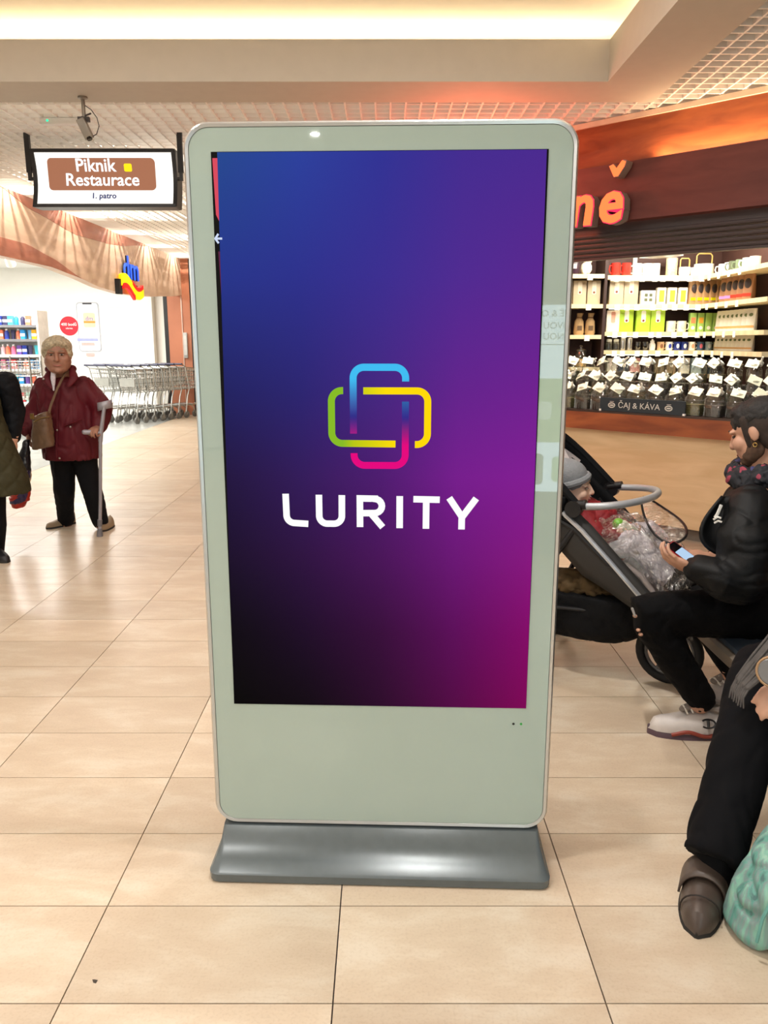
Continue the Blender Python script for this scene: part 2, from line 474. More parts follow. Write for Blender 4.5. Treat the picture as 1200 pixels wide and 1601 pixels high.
# ---- open grid ceiling, every blade its own piece
M_slat = mat('grid_white', '#f3efe8', 0.45, var=0.02)
M_plen = mat('plenum_grey', '#b9b2a8', 0.9)
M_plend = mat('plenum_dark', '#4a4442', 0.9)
G, HT = 0.105, 0.052
cg = struct('ceiling', MB().bb((-4.2, 5.87, 3.66), (-0.3, 17.2, 3.72)), M_plen, label='white open grid ceiling')
cgo = WM[cg.name].translation
def slat_mesh(sx, sy):
    me = MB().box((0, 0, 0), (sx, sy, HT)).mesh('slat', 0); me.materials.append(M_slat); return me
mA, mB_, mC, mD = slat_mesh(0.012, 11.3), slat_mesh(6.0, 0.012), slat_mesh(0.012, 4.2), slat_mesh(1.3, 0.012)
ZS = 3.06 + HT / 2
for i in range(4, 57):
    o = link('slat', mA, None, cg); o.location = Vector((-4.05 + i * G, 5.85 + 5.65, ZS)) - cgo
for i in range(106):
    o = link('slat', mB_, None, cg); o.location = Vector((-1.15, 5.92 + i * G, ZS)) - cgo
for i in range(11):
    o = link('slat', mC, None, cg); o.location = Vector((1.90 + i * G, 5.1, ZS)) - cgo
for i in range(40):
    o = link('slat', mD, None, cg); o.location = Vector((2.47, 3.05 + i * G, ZS)) - cgo
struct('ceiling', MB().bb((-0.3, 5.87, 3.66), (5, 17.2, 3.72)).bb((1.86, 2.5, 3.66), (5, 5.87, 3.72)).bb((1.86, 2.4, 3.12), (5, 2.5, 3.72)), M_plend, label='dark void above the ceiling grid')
M_wallw = mat('wall_white', '#ece7de', 0.8, var=0.02)
struct('wall_back', MB().bb((-4.2, 17.2, 0), (5, 17.3, 3.72)), mat('far_wall', '#cbb79c', 0.7), label='plain wall at the far end of the mall')
struct('wall_right', MB().bb((5.0, 2.4, 0), (5.1, 17.3, 3.72)), mat('far_wall', '#cbb79c', 0.7), label='plain wall behind the tea shop')

# ================================================================ advertising kiosk
KX, KY, KR = -0.011, 2.048, R(-2.1)
K = thing('display_kiosk', (KX, KY, 0), 'tall pale green glass digital display kiosk standing on a grey base', 'kiosk', rz=KR)
M_alu = mat('brushed_aluminium', '#c9cbca', 0.32, 0.85, var=0.03)
M_glass = mat('painted_glass', '#a6b8b0', 0.015, var=0.01, spec=0.75, coat=0.0)
M_base = mat('slate_paint', '#5b6366', 0.27, 0.15, var=0.05, scale=30)
HW, ZB, ZT = 0.4765, 0.104, 1.987
def ringat(inset, y, r): return [Vector((x, y, z)) for x, z in rrect(-HW + inset, HW - inset, ZB + inset, ZT - inset, r, 8)]
fr = MB().loft([ringat(0.016, 0.004, 0.05), ringat(0.013, -0.004, 0.052), ringat(0.006, -0.006, 0.058), ringat(0.0, 0.004, 0.062), ringat(0, 0.075, 0.062), ringat(0.012, 0.088, 0.052)])
part('housing', fr, M_alu, K, True)
gl = MB().loft([ringat(0.0145, 0.0035, 0.05), ringat(0.0145, -0.0025, 0.05)])
part('front_glass', gl, M_glass, K, True, smooth=20)
# base: foot plate that sweeps up to the housing
def brect(x, y0, y1, z, r=0.03): return [Vector((px, py, z)) for px, py in rrect(-x, x, y0, y1, r, 5)]
bs = MB().loft([brect(0.462, -0.120, 0.20, 0.0), brect(0.472, -0.128, 0.208, 0.004), brect(0.473, -0.129, 0.209, 0.026), brect(0.468, -0.122, 0.202, 0.032), brect(0.462, -0.085, 0.165, 0.046, 0.02), brect(0.456, -0.045, 0.125, 0.068, 0.015), brect(0.452, -0.012, 0.10, 0.103, 0.01)])
part('base', bs, M_base, K, True, smooth=35)
# the display
SX0, SX1, SZ0, SZ1 = -0.408, 0.404, 0.478, 1.918
def sp(u, v): return (SX0 + (SX1 - SX0) * u, SZ1 - (SZ1 - SZ0) * v)
scr = part('screen', MB().bb((SX0, -0.0040, SZ0), (SX1, -0.0026, SZ1)), emis('screen_black', '#050508', 0.2), K, True, smooth=0, label='black edged portrait screen')
TAB = {0.0: ['#24478f', '#2a3f9c', '#2f3194', '#432a90', '#4a288f'], 0.2: ['#24348a', '#2b2f8c', '#3a2c90', '#4f2891', '#5a248f'],
       0.4: ['#1f2060', '#2a2270', '#442480', '#63208c', '#6f1e8f'], 0.55: ['#20123f', '#32185a', '#4d186f', '#751a8c', '#821a92'],
       0.7: ['#190a2a', '#2d0e40', '#481058', '#6a1275', '#86137f'], 0.85: ['#08030e', '#1c0526', '#360739', '#5b0758', '#820366'], 1.0: ['#000000', '#0c020e', '#2a0428', '#520343', '#7d0054']}
ROWS = sorted(TAB)
def srgb(h): return [int(h[i:i + 2], 16) / 255 for i in (1, 3, 5)]
def scol(u, v):
    k = max(i for i, r in enumerate(ROWS) if r <= v + 1e-9); k = min(k, len(ROWS) - 2)
    t = (v - ROWS[k]) / (ROWS[k + 1] - ROWS[k]); x = u * 4; i = min(3, int(x)); q = x - i
    def row(r):
        a, b = srgb(TAB[r][i]), srgb(TAB[r][i + 1]); return [m + (n - m) * q for m, n in zip(a, b)]
    a, b = row(ROWS[k]), row(ROWS[k + 1])
    return [lin(m + (n - m) * t) for m, n in zip(a, b)]
def picture(name, pts_fn, nu, nv, col_fn, parent, strength=1.0):
    mb = MB().grid(pts_fn, nu, nv); me = bpy.data.meshes.new(name); me.from_pydata([tuple(p) for p in mb.v], [], mb.f)
    ca = me.color_attributes.new('shown', 'FLOAT_COLOR', 'POINT')
    for i in range(len(mb.v)):
        ca.data[i].color = (*col_fn((i % (nu + 1)) / nu, (i // (nu + 1)) / nv), 1)
    if 'screen_image' not in MATS:
        m = bpy.data.materials.new('screen_image'); m.use_nodes = True; N = m.node_tree.nodes; b = N['Principled BSDF']
        b.inputs['Base Color'].default_value = (0.004, 0.004, 0.004, 1); b.inputs['Specular IOR Level'].default_value = 0.0; b.inputs['Roughness'].default_value = 0.9
        at = N.new('ShaderNodeAttribute'); at.attribute_name = 'shown'
        m.node_tree.links.new(at.outputs['Color'], b.inputs['Emission Color']); b.inputs['Emission Strength'].default_value = strength
        MATS['screen_image'] = m
    return link(name, me, MATS['screen_image'], parent)
def ad_pt(u, v):
    x0 = 0.020 * (1 - v) ** 1.2 - 0.0005; x1 = 1 - 0.006 * (1 - v)
    x, z = sp(x0 + (x1 - x0) * u, 0.001 + 0.999 * v); return (x, -0.0052, z)
picture('advert_image', ad_pt, 40, 60, scol, scr)
# sliver of the picture underneath at the left edge
sl = MB().prism([sp(0.004, 0.01), sp(0.022, 0.01), sp(0.022, 0.10), sp(0.018, 0.112), sp(0.008, 0.10)], 0.0042, 0.0046, FACE(0, 0, 0))
part('red_sliver', sl, emis('sliver_red', '#d8485c', 1.0), scr, True, smooth=0)
sl = MB().prism([sp(0.010, 0.16), sp(0.022, 0.16), sp(0.022, 0.235), sp(0.014, 0.235)], 0.0042, 0.0046, FACE(0, 0, 0))
part('dark_red_sliver', sl, emis('sliver_dark', '#5a1a3c', 1.0), scr, True, smooth=0)
ar = MB(); A = [sp(0.003, 0.139), sp(0.024, 0.139)]
ar.ribbon([A[0], A[1]], 0.005, 0.0054, 0.0058, FACE(0, 0, 0)); ar.ribbon([(A[0][0] + 0.008, A[0][1] + 0.011), A[0], (A[0][0] + 0.008, A[0][1] - 0.011)], 0.005, 0.0054, 0.0058, FACE(0, 0, 0))
part('arrow', ar, emis('arrow_white', '#cfdcf5', 1.0), scr, True, smooth=0)
# interlocked loop emblem: strokes measured on the 0.81 x 1.44 m display
def px(x, y):
    """display position from the emblem artwork's own 0..1200 x 0..1011 sheet"""
    return (-0.321 + x * 0.000526, 1.460 - y * 0.000529)
def arc(cx, cy, r, a0, a1, n=10): return [(cx + r * math.cos(R(a0 + (a1 - a0) * k / n)), cy - r * math.sin(R(a0 + (a1 - a0) * k / n))) for k in range(n + 1)]
def stroke(name, pts, stops, axis, wpx=34):
    """one stroke of the emblem, colour running along x or y of the artwork"""
    P = [Vector(p) for p in pts]; fine = []
    for a, b in zip(P, P[1:]):
        n = max(1, int((b - a).length / 12))
        for k in range(n): fine.append(a.lerp(b, k / n))
    fine.append(P[-1]); vs = []; cs = []
    for i, p in enumerate(fine):
        t = (fine[min(i + 1, len(fine) - 1)] - fine[max(i - 1, 0)]).normalized(); nn = Vector((-t.y, t.x))
        q = p[axis]
        for (a, ca), (b, cb) in zip(stops, stops[1:]):
            if q <= b or b == stops[-1][0]:
                k = min(1, max(0, (q - a) / (b - a))); cc = [lin(m + (n - m) * k) for m, n in zip(srgb(ca), srgb(cb))]; break
        for sgn in (-1, 1):
            x, z = px(*(p + nn * sgn * wpx / 2)); vs.append((x, -0.0058, z)); cs.append(cc)
    me = bpy.data.meshes.new(name); me.from_pydata(vs, [], [(2 * i, 2 * i + 1, 2 * i + 3, 2 * i + 2) for i in range(len(fine) - 1)])
    ca = me.color_attributes.new('shown', 'FLOAT_COLOR', 'POINT')
    for i, c in enumerate(cs): ca.data[i].color = (*c, 1)
    return link(name, me, MATS['screen_image'], scr)
GB = [(86, '#3fbdf2'), (160, '#3fbdf2'), (300, '#3a4f9f'), (340, '#2f2a86'), (420, '#a01c83')]
GG = [(357, '#86bc25'), (430, '#86bc25'), (480, '#b9c811'), (690, '#ffdd00')]
GY = [(530, '#cfd112'), (640, '#ffdd00'), (860, '#ffd800')]
GM = [(265, '#2f63a8'), (345, '#33288a'), (400, '#83207f'), (480, '#e6007e'), (600, '#e6007e')]
stroke('emblem_blue', [(482, 422), (482, 155)] + arc(534, 155, 52, 180, 90) + arc(684, 155, 52, 90, 0) + [(736, 170)], GB, 1)
stroke('emblem_green', [(433, 214)] + arc(427, 266, 52, 90, 180) + arc(427, 418, 52, 180, 270) + [(688, 472)], GG, 0)
stroke('emblem_yellow', [(531, 215)] + arc(792, 267, 52, 90, 0) + arc(792, 422, 52, 0, -90) + [(783, 474)], GY, 0)
stroke('emblem_magenta', [(736, 266)] + arc(684, 526, 52, 0, -90) + arc(536, 526, 52, 270, 180) + [(484, 518)], GM, 1)
WH = emis('lettering_white', '#ffffff', 1.0)
def letter(pts_list, wd=33):
    mb = MB(); kx = 0.000526
    for pts in pts_list: mb.ribbon([px(*p) for p in pts], wd * kx, 0.0056, 0.0060, FACE(0, 0, 0))
    return mb
LET = [[[(139, 723), (141, 830)] + arc(181, 832, 40, 180, 270) + [(250, 876)]],
       [[(306, 727), (306, 832)] + arc(346, 834, 40, 180, 270) + arc(380, 834, 40, 270, 360) + [(421, 728)]],
       [[(511, 890), (511, 744), (585, 745)] + arc(585, 782, 36, 90, -90) + [(511, 819)], [(568, 822), (625, 890)]],
       [[(710, 731), (710, 894)]], [[(778, 746), (909, 748)], [(842, 748), (842, 896)]], [[(956, 738), (1020, 833), (1020, 898)], [(1090, 740), (1018, 840)]]]
for q in LET: part('letter', letter(q), WH, scr, True, smooth=0)
# two indicator holes under the display
for i, (x, c) in enumerate(((0.381, '#11140f'), (0.402, '#1c6b2a'))):
    part('indicator', MB().lathe([(0.0035, 0), (0.0035, 0.0012), (0.002, 0.0014)], 10, (x - 0.01, 0.430, 0.0022), FACE(0, 0, 0)), mat('indicator' + str(i), c, 0.3, emit='#25c046', estr=0.3 * i), K, True)
# hairline scratches on the lower glass

# ================================================================ backlit poster stand that the kiosk glass mirrors
PS = thing('poster_stand', (0.88, -1.56, 0), 'backlit pale blue poster stand mirrored in the kiosk glass', 'poster stand')
part('frame', MB().bb((0.42, -1.62, 0.10), (1.34, -1.515, 1.86), bev=0.02), mat('stand_grey', '#8b8f8c', 0.4, 0.4), PS)
part('foot', MB().bb((0.40, -1.72, 0), (1.36, -1.40, 0.10), bev=0.02), mat('stand_grey', '#8b8f8c', 0.4, 0.4), PS)
RV = lambda x, y, z: frame((x, y, z), (-1, 0, 0), (0, 0, 1))
part('light_panel', MB().bb((0.46, -1.515, 0.43), (1.30, -1.505, 1.71)), emis('poster_blue', '#cfe6f2', 5.5), PS)
M_pink = emis('poster_ink', '#8b9a84', 0.1)
for i, (s_, z) in enumerate((('MÉ & OC', 1.652), ('ŘIVOU A', 1.572), ('ÉNOU P', 1.500))):
    part('lettering', MB().merge(text(s_, 0.062, 0.001), RV(0.885, -1.503, z)), M_pink, PS)
part('rule', MB().bb((0.50, -1.505, 1.445), (1.26, -1.502, 1.451)), M_pink, PS)
for x0, x1, z0, z1, c, e in ((0.56, 1.04, 0.78, 1.22, '#9fc07a', 1.4), (0.94, 1.10, 1.02, 1.12, '#8a9a70', 0.8), (0.80, 0.90, 0.94, 1.06, '#e4eef2', 2.4), (0.72, 0.80, 1.10, 1.40, '#6f7a60', 0.7), (0.92, 1.0, 0.50, 0.68, '#a9cf9a', 1.6), (0.78, 0.86, 0.48, 0.70, '#7f8f78', 0.8)):
    part('printed_picture', MB().prism(rrect(-x1, -x0, z0, z1, 0.03, 4), 0, 0.003, RV(0, -1.502, 0)), emis('pic' + c, c, e * 2.2), PS)

# ================================================================ drugstore on the left
FX = -4.0
BOT = [(3.0, 2.345), (8.644, 2.344), (9.945, 2.343), (10.68, 2.296), (11.69, 2.208), (12.59, 2.18), (13.83, 2.208), (15.32, 2.288), (16.5, 2.373)]
UPC = [(3.0, 3.05), (8.8, 3.05), (9.5, 2.93), (10.86, 2.823), (12.0, 2.85), (12.74, 2.898), (13.6, 3.0), (14.2, 3.05)]
def interp(tab, y):
    if y <= tab[0][0]: return tab[0][1]
    for (a, b), (c, d) in zip(tab, tab[1:]):
        if y <= c:
            t = (y - a) / (c - a); t = t * t * (3 - 2 * t) * 0.35 + t * 0.65; return b + (d - b) * t
    return tab[-1][1]
def strip(y0, y1, lo, hi, x0, x1, n=48):
    rings = []
    for k in range(n + 1):
        y = y0 + (y1 - y0) * k / n; a, b = lo(y), hi(y); b = max(b, a + 0.0004)
        rings.append([Vector((x0, y, a)), Vector((x1, y, a)), Vector((x1, y, b)), Vector((x0, y, b))])
    return MB().loft(rings)
M_fasc = wood('fascia_maple', '#d2ae94', '#e2c3a8', 0.5, 2.0, (1, 1, 5), 0.1)
M_fred = wood('fascia_rust', '#a8644e', '#bb7a62', 0.5, 2.0, (1, 1, 5), 0.1)
fa = struct('wall_left', strip(3.0, 16.5, lambda y: interp(BOT, y), lambda y: 3.055, FX - 0.12, FX, 72), M_fasc, label='curving maple fascia over the drugstore front')
part('wave_band', strip(8.5, 14.2, lambda y: interp(UPC, y), lambda y: 3.054, FX + 0.0, FX + 0.004), M_fred, fa)
part('wave_band', strip(3.1, 10.9, lambda y: interp(BOT, y) + 0.001, lambda y: interp([(3.0, 2.42), (6.0, 2.47), (8.685, 2.533), (9.29, 2.535), (9.97, 2.455), (10.9, 2.285)], y), FX + 0.0, FX + 0.004), M_fred, fa)
# drugstore shell
M_dwall = mat('drugstore_wall', '#f1efe9', 0.7, var=0.01)
struct('wall_back', MB().bb((-10, 17.4, 0), (-4.45, 17.5, 3.0)).bb((-4.96, 17.2, 0), (-4.88, 17.4, 3.0)), M_dwall, label='white drugstore back wall')
struct('wall_left', MB().bb((-10.1, 3.0, 0), (-10, 17.5, 3.0)), M_dwall, label='white drugstore side wall')
struct('ceiling', MB().bb((-10, 3.0, 2.98), (-4.13, 17.4, 3.03)), M_dwall, label='white drugstore ceiling')
struct('wall_left', MB().bb((-10.1, 2.9, 0), (-4.0, 3.0, 3.05)).bb((-4.1, -6.0, 0), (-4.0, 2.9, 3.5)), M_dwall, label='white partition wall before the drugstore front')
struct('trim_6', MB().bb((-4.1, 2.9, 3.055), (-4.0, 5.87, 3.5)), M_bulk, label='plaster upstand over the drugstore fascia')
M_pil = mat('terracotta_panel', '#b57355', 0.45, var=0.04, scale=4)
pl = struct('trim_2', MB().bb((-4.30, 16.25, 0), (-3.85, 16.62, 3.05)), M_pil, label='terracotta pillar beside the drugstore entrance')
part('edge_strip', MB().bb((-4.38, 16.25, 0), (-4.302, 16.40, 2.37)), mat('black_frame', '#1b1a1c', 0.4), pl)
part('edge_strip', MB().bb((-3.848, 16.25, 0), (-3.80, 16.6, 3.05)), mat('black_frame', '#1b1a1c', 0.4), pl)
part('seam_strip', MB().bb((-4.03, 16.238, 0), (-4.01, 16.249, 3.05)), mat('seam_steel', '#d2b7a8', 0.3, 0.4), pl)
struct('wall_left', MB().bb((-4.2, 16.62, 0), (-3.84, 17.2, 3.05)), mat('far_wall', '#cbb79c', 0.7), label='short return wall past the pillar')
ib = single('intercom_box', MB().bb((-4.005, 16.20, 1.14), (-3.925, 16.236, 1.64), bev=0.012), mat('grey_plastic', '#a9a9a6', 0.45), 'slim grey box mounted on the terracotta pillar', 'wall box')
part('cover_plate', MB().bb((-3.995, 16.192, 1.20), (-3.935, 16.2, 1.58)), mat('pale_plastic', '#c4c4c0', 0.4), ib)

# logo sign on the fascia
LS = thing('logo_sign', (-3.9, 12.9, 2.15), 'blue lettered illuminated logo sign above a yellow and red wave', 'sign')
def FL(y, z, x): return frame((x, y, z), (0, 1, 0), (0, 0, 1))
tx = text('dm', 0.62, 0.006, 0.002)
part('blue_letters', MB().merge(tx, FL(12.86, 2.56, -3.93) @ Matrix.Diagonal((1.0, 0.80, 1, 1))), mat('sign_blue', '#1f4fd0', 0.4, emit='#2a63ff', estr=0.9), LS)
part('letter_return', MB().merge(text('dm', 0.62, 0.010, 0.004), FL(12.86, 2.56, -3.952) @ Matrix.Diagonal((1.0, 0.80, 1, 1))), mat('sign_return_black', '#15161c', 0.5), LS)
def wavez(y, k): return k + 0.075 * math.sin((y - 12.3) / 1.12 * 2 * PI + 0.2) - 0.09 * (y - 12.86)
part('wave_panel', strip(12.32, 13.42, lambda y: wavez(y, 2.215), lambda y: wavez(y, 2.375), -3.96, -3.92, 24), mat('sign_yellow', '#ffe100', 0.4, emit='#ffe000', estr=0.7), LS)
part('wave_stripe', strip(12.36, 12.95, lambda y: wavez(y, 2.19) - 0.03, lambda y: wavez(y, 2.235), -3.96, -3.915, 16), mat('sign_red', '#e0101a', 0.4, emit='#ff1418', estr=0.6), LS)
part('wave_stripe', strip(12.85, 13.40, lambda y: wavez(y, 2.34), lambda y: wavez(y, 2.38) + 0.02, -3.96, -3.915, 16), mat('sign_red', '#e0101a', 0.4, emit='#ff1418', estr=0.6), LS)
part('backing', strip(12.24, 12.36, lambda y: 2.16, lambda y: 2.38, -4.0, -3.93, 4), mat('sign_return_black', '#15161c', 0.5), LS)
part('spacer', MB().bb((-4.0, 12.6, 2.30), (-3.952, 13.2, 2.34)).bb((-4.0, 12.6, 2.48), (-3.985, 13.2, 2.52)), mat('sign_return_black', '#15161c', 0.5), LS)

# wall posters
PW = thing('wall_poster', (-6.3, 17.385, 1.2), 'phone shaped app poster on white drugstore wall', 'poster')
part('phone_bezel', MB().prism(rrect(-6.54, -6.06, 1.25, 2.28, 0.07), 0.0, 0.012, FACE(0, 17.398, 0)), mat('phone_grey', '#aeb0b8', 0.3), PW)
part('phone_face', MB().prism(rrect(-6.515, -6.085, 1.275, 2.255, 0.055), 0.012, 0.016, FACE(0, 17.398, 0)), mat('poster_white', '#fbfbfb', 0.5), PW)
part('phone_notch', MB().prism(rrect(-6.40, -6.20, 2.235, 2.268, 0.012), 0.016, 0.019, FACE(0, 17.398, 0)), mat('ink_dark', '#26262c', 0.5), PW)
part('app_icon', MB().prism(rrect(-6.40, -6.15, 1.76, 2.06, 0.03), 0.016, 0.018, FACE(0, 17.398, 0)), mat('icon_peach', '#f3c9a8', 0.5), PW)
part('app_band', MB().prism(rrect(-6.40, -6.15, 1.85, 1.89, 0.01), 0.018, 0.020, FACE(0, 17.398, 0)), mat('icon_orange', '#f08a28', 0.5), PW)
part('app_lettering', text('dm', 0.13).merge(MB()), mat('icon_blue', '#5a66b8', 0.5), PW).matrix_local = WM[PW.name].inverted() @ FACE(-6.275, 17.378, 1.94)
for o in PW.children:
    if o.name.startswith('app_lettering'):
        I = WM[PW.name]; o.data.transform(I); 
for i, (x0, x1, z, c) in enumerate(((-6.56, -6.12, 1.50, '#9aa0d8'), (-6.48, -6.20, 1.41, '#d8a6a2'), (-6.40, -6.22, 1.19, '#d8a6a2'))):
    part('caption_line', MB().bb((x0, 17.376, z - 0.03), (x1, 17.38, z + 0.03)), mat('caption%d' % i, c, 0.6), PW)
RC = thing('price_circle', (-6.72, 17.38, 1.58), 'round red offer disc beside the phone poster', 'poster')
part('disc', MB().lathe([(0.20, 0), (0.20, 0.012)], 32, (0, 0, 0), FACE(-6.72, 17.396, 1.79)), mat('offer_red', '#d8142c', 0.5), RC)
part('lettering', MB().merge(text('400 bodů', 0.085), FACE(-6.72, 17.382, 1.82)).merge(text('zdarma', 0.05), FACE(-6.72, 17.382, 1.74)), mat('poster_white', '#fbfbfb', 0.5), RC)
NB = thing('wall_poster', (-5.5, 17.385, 1.4), 'faint grey lined notice panel at right of the phone poster', 'poster')
part('panel', MB().bb((-5.98, 17.388, 1.3), (-5.02, 17.399, 2.30)), mat('poster_white', '#fbfbfb', 0.5), NB)
for i, (x0, x1, z) in enumerate(((-5.90, -5.55, 2.16), (-5.90, -5.62, 1.98), (-5.88, -5.60, 1.80), (-5.85, -5.35, 1.40))):
    part('text_line', MB().bb((x0, 17.384, z - 0.03), (x1, 17.388, z + 0.03)), mat('faint_ink', '#d6d6da', 0.6), NB)

# track spotlights inside the drugstore
for i, q in enumerate(((-5.95, 11.6), (-5.6, 12.4))):
    T = thing('track_spotlight', (q[0], q[1], 2.60), ('white track spotlight nearest the left edge under drugstore ceiling', 'white track spotlight further right under drugstore ceiling')[i], 'spotlight', 'drugstore track spotlights')
    part('stem', MB().tube([(q[0], q[1], 2.98), (q[0], q[1], 2.72)], 0.015), M_ring, T)
    part('head', MB().tube([(q[0] - 0.02, q[1] + 0.08, 2.60), (q[0] + 0.02, q[1] - 0.10, 2.74)], [0.07, 0.06], 14), M_ring, T)

# gondola with goods
GX0, GX1, GY0 = -7.05, -5.55, 13.0
GS = [1.72, 1.50, 1.255, 1.03, 0.79, 0.50, 0.18]
G_ = thing('store_gondola', (-6.15, 13.2, 0), 'white drugstore gondola filled with small colourful packs', 'shelf')
M_gw = mat('gondola_white', '#f3f2ee', 0.5)
part('back_panel', MB().bb((GX0, 13.34, 0), (GX1, 13.40, 1.95)), M_gw, G_)
part('end_panel', MB().bb((GX1, 13.0, 0), (GX1 + 0.03, 13.40, 1.95)), M_gw, G_)
for z in GS:
    s_ = part('shelf', MB().bb((GX0, 13.0, z - 0.025), (GX1, 13.34, z)), M_gw, G_)
    part('price_rail', MB().bb((GX0, 12.985, z - 0.035), (GX1, 13.0, z + 0.005)), mat('rail_grey' if z in (1.72, 1.50) else 'rail_white', '#77777a' if z in (1.72, 1.50) else '#f6f6f4', 0.5), s_)
PAL = ['#e8e8ee', '#2a8fd0', '#243a9a', '#d8323c', '#f0b020', '#ef7a5a', '#49b8c8', '#f5f5f5', '#6a4aa0', '#f2c8d0', '#7db8e8', '#34345a', '#e86f94', '#9fd0c0']
NAMEC = {'#e8e8ee': 'pearl', '#2a8fd0': 'sky blue', '#243a9a': 'navy blue', '#d8323c': 'red', '#f0b020': 'amber', '#ef7a5a': 'coral', '#49b8c8': 'turquoise', '#f5f5f5': 'white', '#6a4aa0': 'violet', '#f2c8d0': 'pale pink', '#7db8e8': 'light blue', '#34345a': 'dark indigo', '#e86f94': 'rose', '#9fd0c0': 'mint'}
M_capw = mat('cap_white', '#fafafa', 0.4)
gm = {}
def gmesh(kind, c):
    k = (kind, c)
    if k not in gm:
        if kind == 'box': me = MB().box((0, 0, 0.075), (0.075, 0.09, 0.15), bev=0.004, seg=1).mesh('pack')
        elif kind == 'bottle': me = MB().lathe([(0.034, 0), (0.036, 0.01), (0.036, 0.11), (0.016, 0.135), (0.016, 0.14)], 12).mesh('bottle')
        else: me = MB().loft([[Vector((x, y, z)) for x, y in rrect(-a, a, -b, b, min(a, b) * 0.6, 3)] for a, b, z in ((0.022, 0.022, 0), (0.024, 0.022, 0.03), (0.036, 0.006, 0.15))]).mesh('tube')
        me.materials.append(mat('goods_' + c, c, 0.4)); gm[k] = me
    return gm[k]
capm = MB().lathe([(0.018, 0.14), (0.018, 0.165), (0.012, 0.168)], 10).mesh('cap'); capm.materials.append(M_capw)
bandm = MB().box((0, -0.0462, 0.07), (0.076, 0.002, 0.045)).mesh('label_band', 0); bandm.materials.append(M_capw)
for si, z in enumerate(GS[:6]):
    kinds = ['box', 'bottle', 'tube']
    for i in range(16):
        x = GX1 - 0.07 - i * 0.091
        kd = kinds[(i // 2 + si * 2 + random.randint(0, 1)) % 3]; c = PAL[(i * 5 + si * 3 + random.randint(0, 2)) % len(PAL)]
        o = bpy.data.objects.new({'box': 'cosmetic_box', 'bottle': 'lotion_bottle', 'tube': 'cream_tube'}[kd], gmesh(kd, c)); C.objects.link(o)
        o.location = (x, 13.10 + random.uniform(-0.02, 0.03), z + 0.0005); WM[o.name] = Matrix.Translation(o.location)
        tag(o, '%s %s, %s from the right end on gondola shelf %s' % (NAMEC[c], {'box': 'cosmetic box', 'bottle': 'lotion bottle', 'tube': 'cream tube'}[kd], ORD[i], ('at the top', 'second from the top', 'third from the top', 'fourth from the top', 'fifth from the top', 'sixth from the top')[si]), {'box': 'box', 'bottle': 'bottle', 'tube': 'tube'}[kd], 'goods on the drugstore gondola')
        if kd == 'bottle': d = bpy.data.objects.new('cap', capm)
        elif kd == 'box': d = bpy.data.objects.new('label_band', bandm)
        else: continue
        C.objects.link(d); d.parent = o
# wire basket stand in front of the gondola
WB = thing('wire_basket_stand', (-5.55, 12.3, 0), 'silver wire basket stand beside the gondola', 'basket stand')
M_wire = mat('wire_steel', '#b8b4ac', 0.3, 0.8)
def wire_panel(mb, o, ux, uz, nx, nz, r=0.004):
    o, ux, uz = Vector(o), Vector(ux), Vector(uz)
    for i in range(nx + 1): mb.tube([o + ux * i / nx, o + ux * i / nx + uz], r, 4)
    for j in range(nz + 1): mb.tube([o + uz * j / nz, o + uz * j / nz + ux], r, 4)
for lv, z in enumerate((0.25, 0.60, 0.95)):
    mb = MB(); a, b, c, d = (-5.78, 12.1), (-5.32, 12.1), (-5.32, 12.5), (-5.78, 12.5)
    for p, q in ((a, b), (b, c), (c, d), (d, a)): wire_panel(mb, (p[0], p[1], z), (q[0] - p[0], q[1] - p[1], 0), (0, 0, 0.22), 8, 5)
    wire_panel(mb, (a[0], a[1], z), (0.46, 0, 0), (0, 0.4, 0), 8, 6)
    part('wire_basket', mb, M_wire, WB)
for x, y in ((-5.79, 12.09), (-5.31, 12.09), (-5.31, 12.51), (-5.79, 12.51)):
    part('post', MB().tube([(x, y, 0), (x, y, 1.25)], 0.012, 8), M_wire, WB)

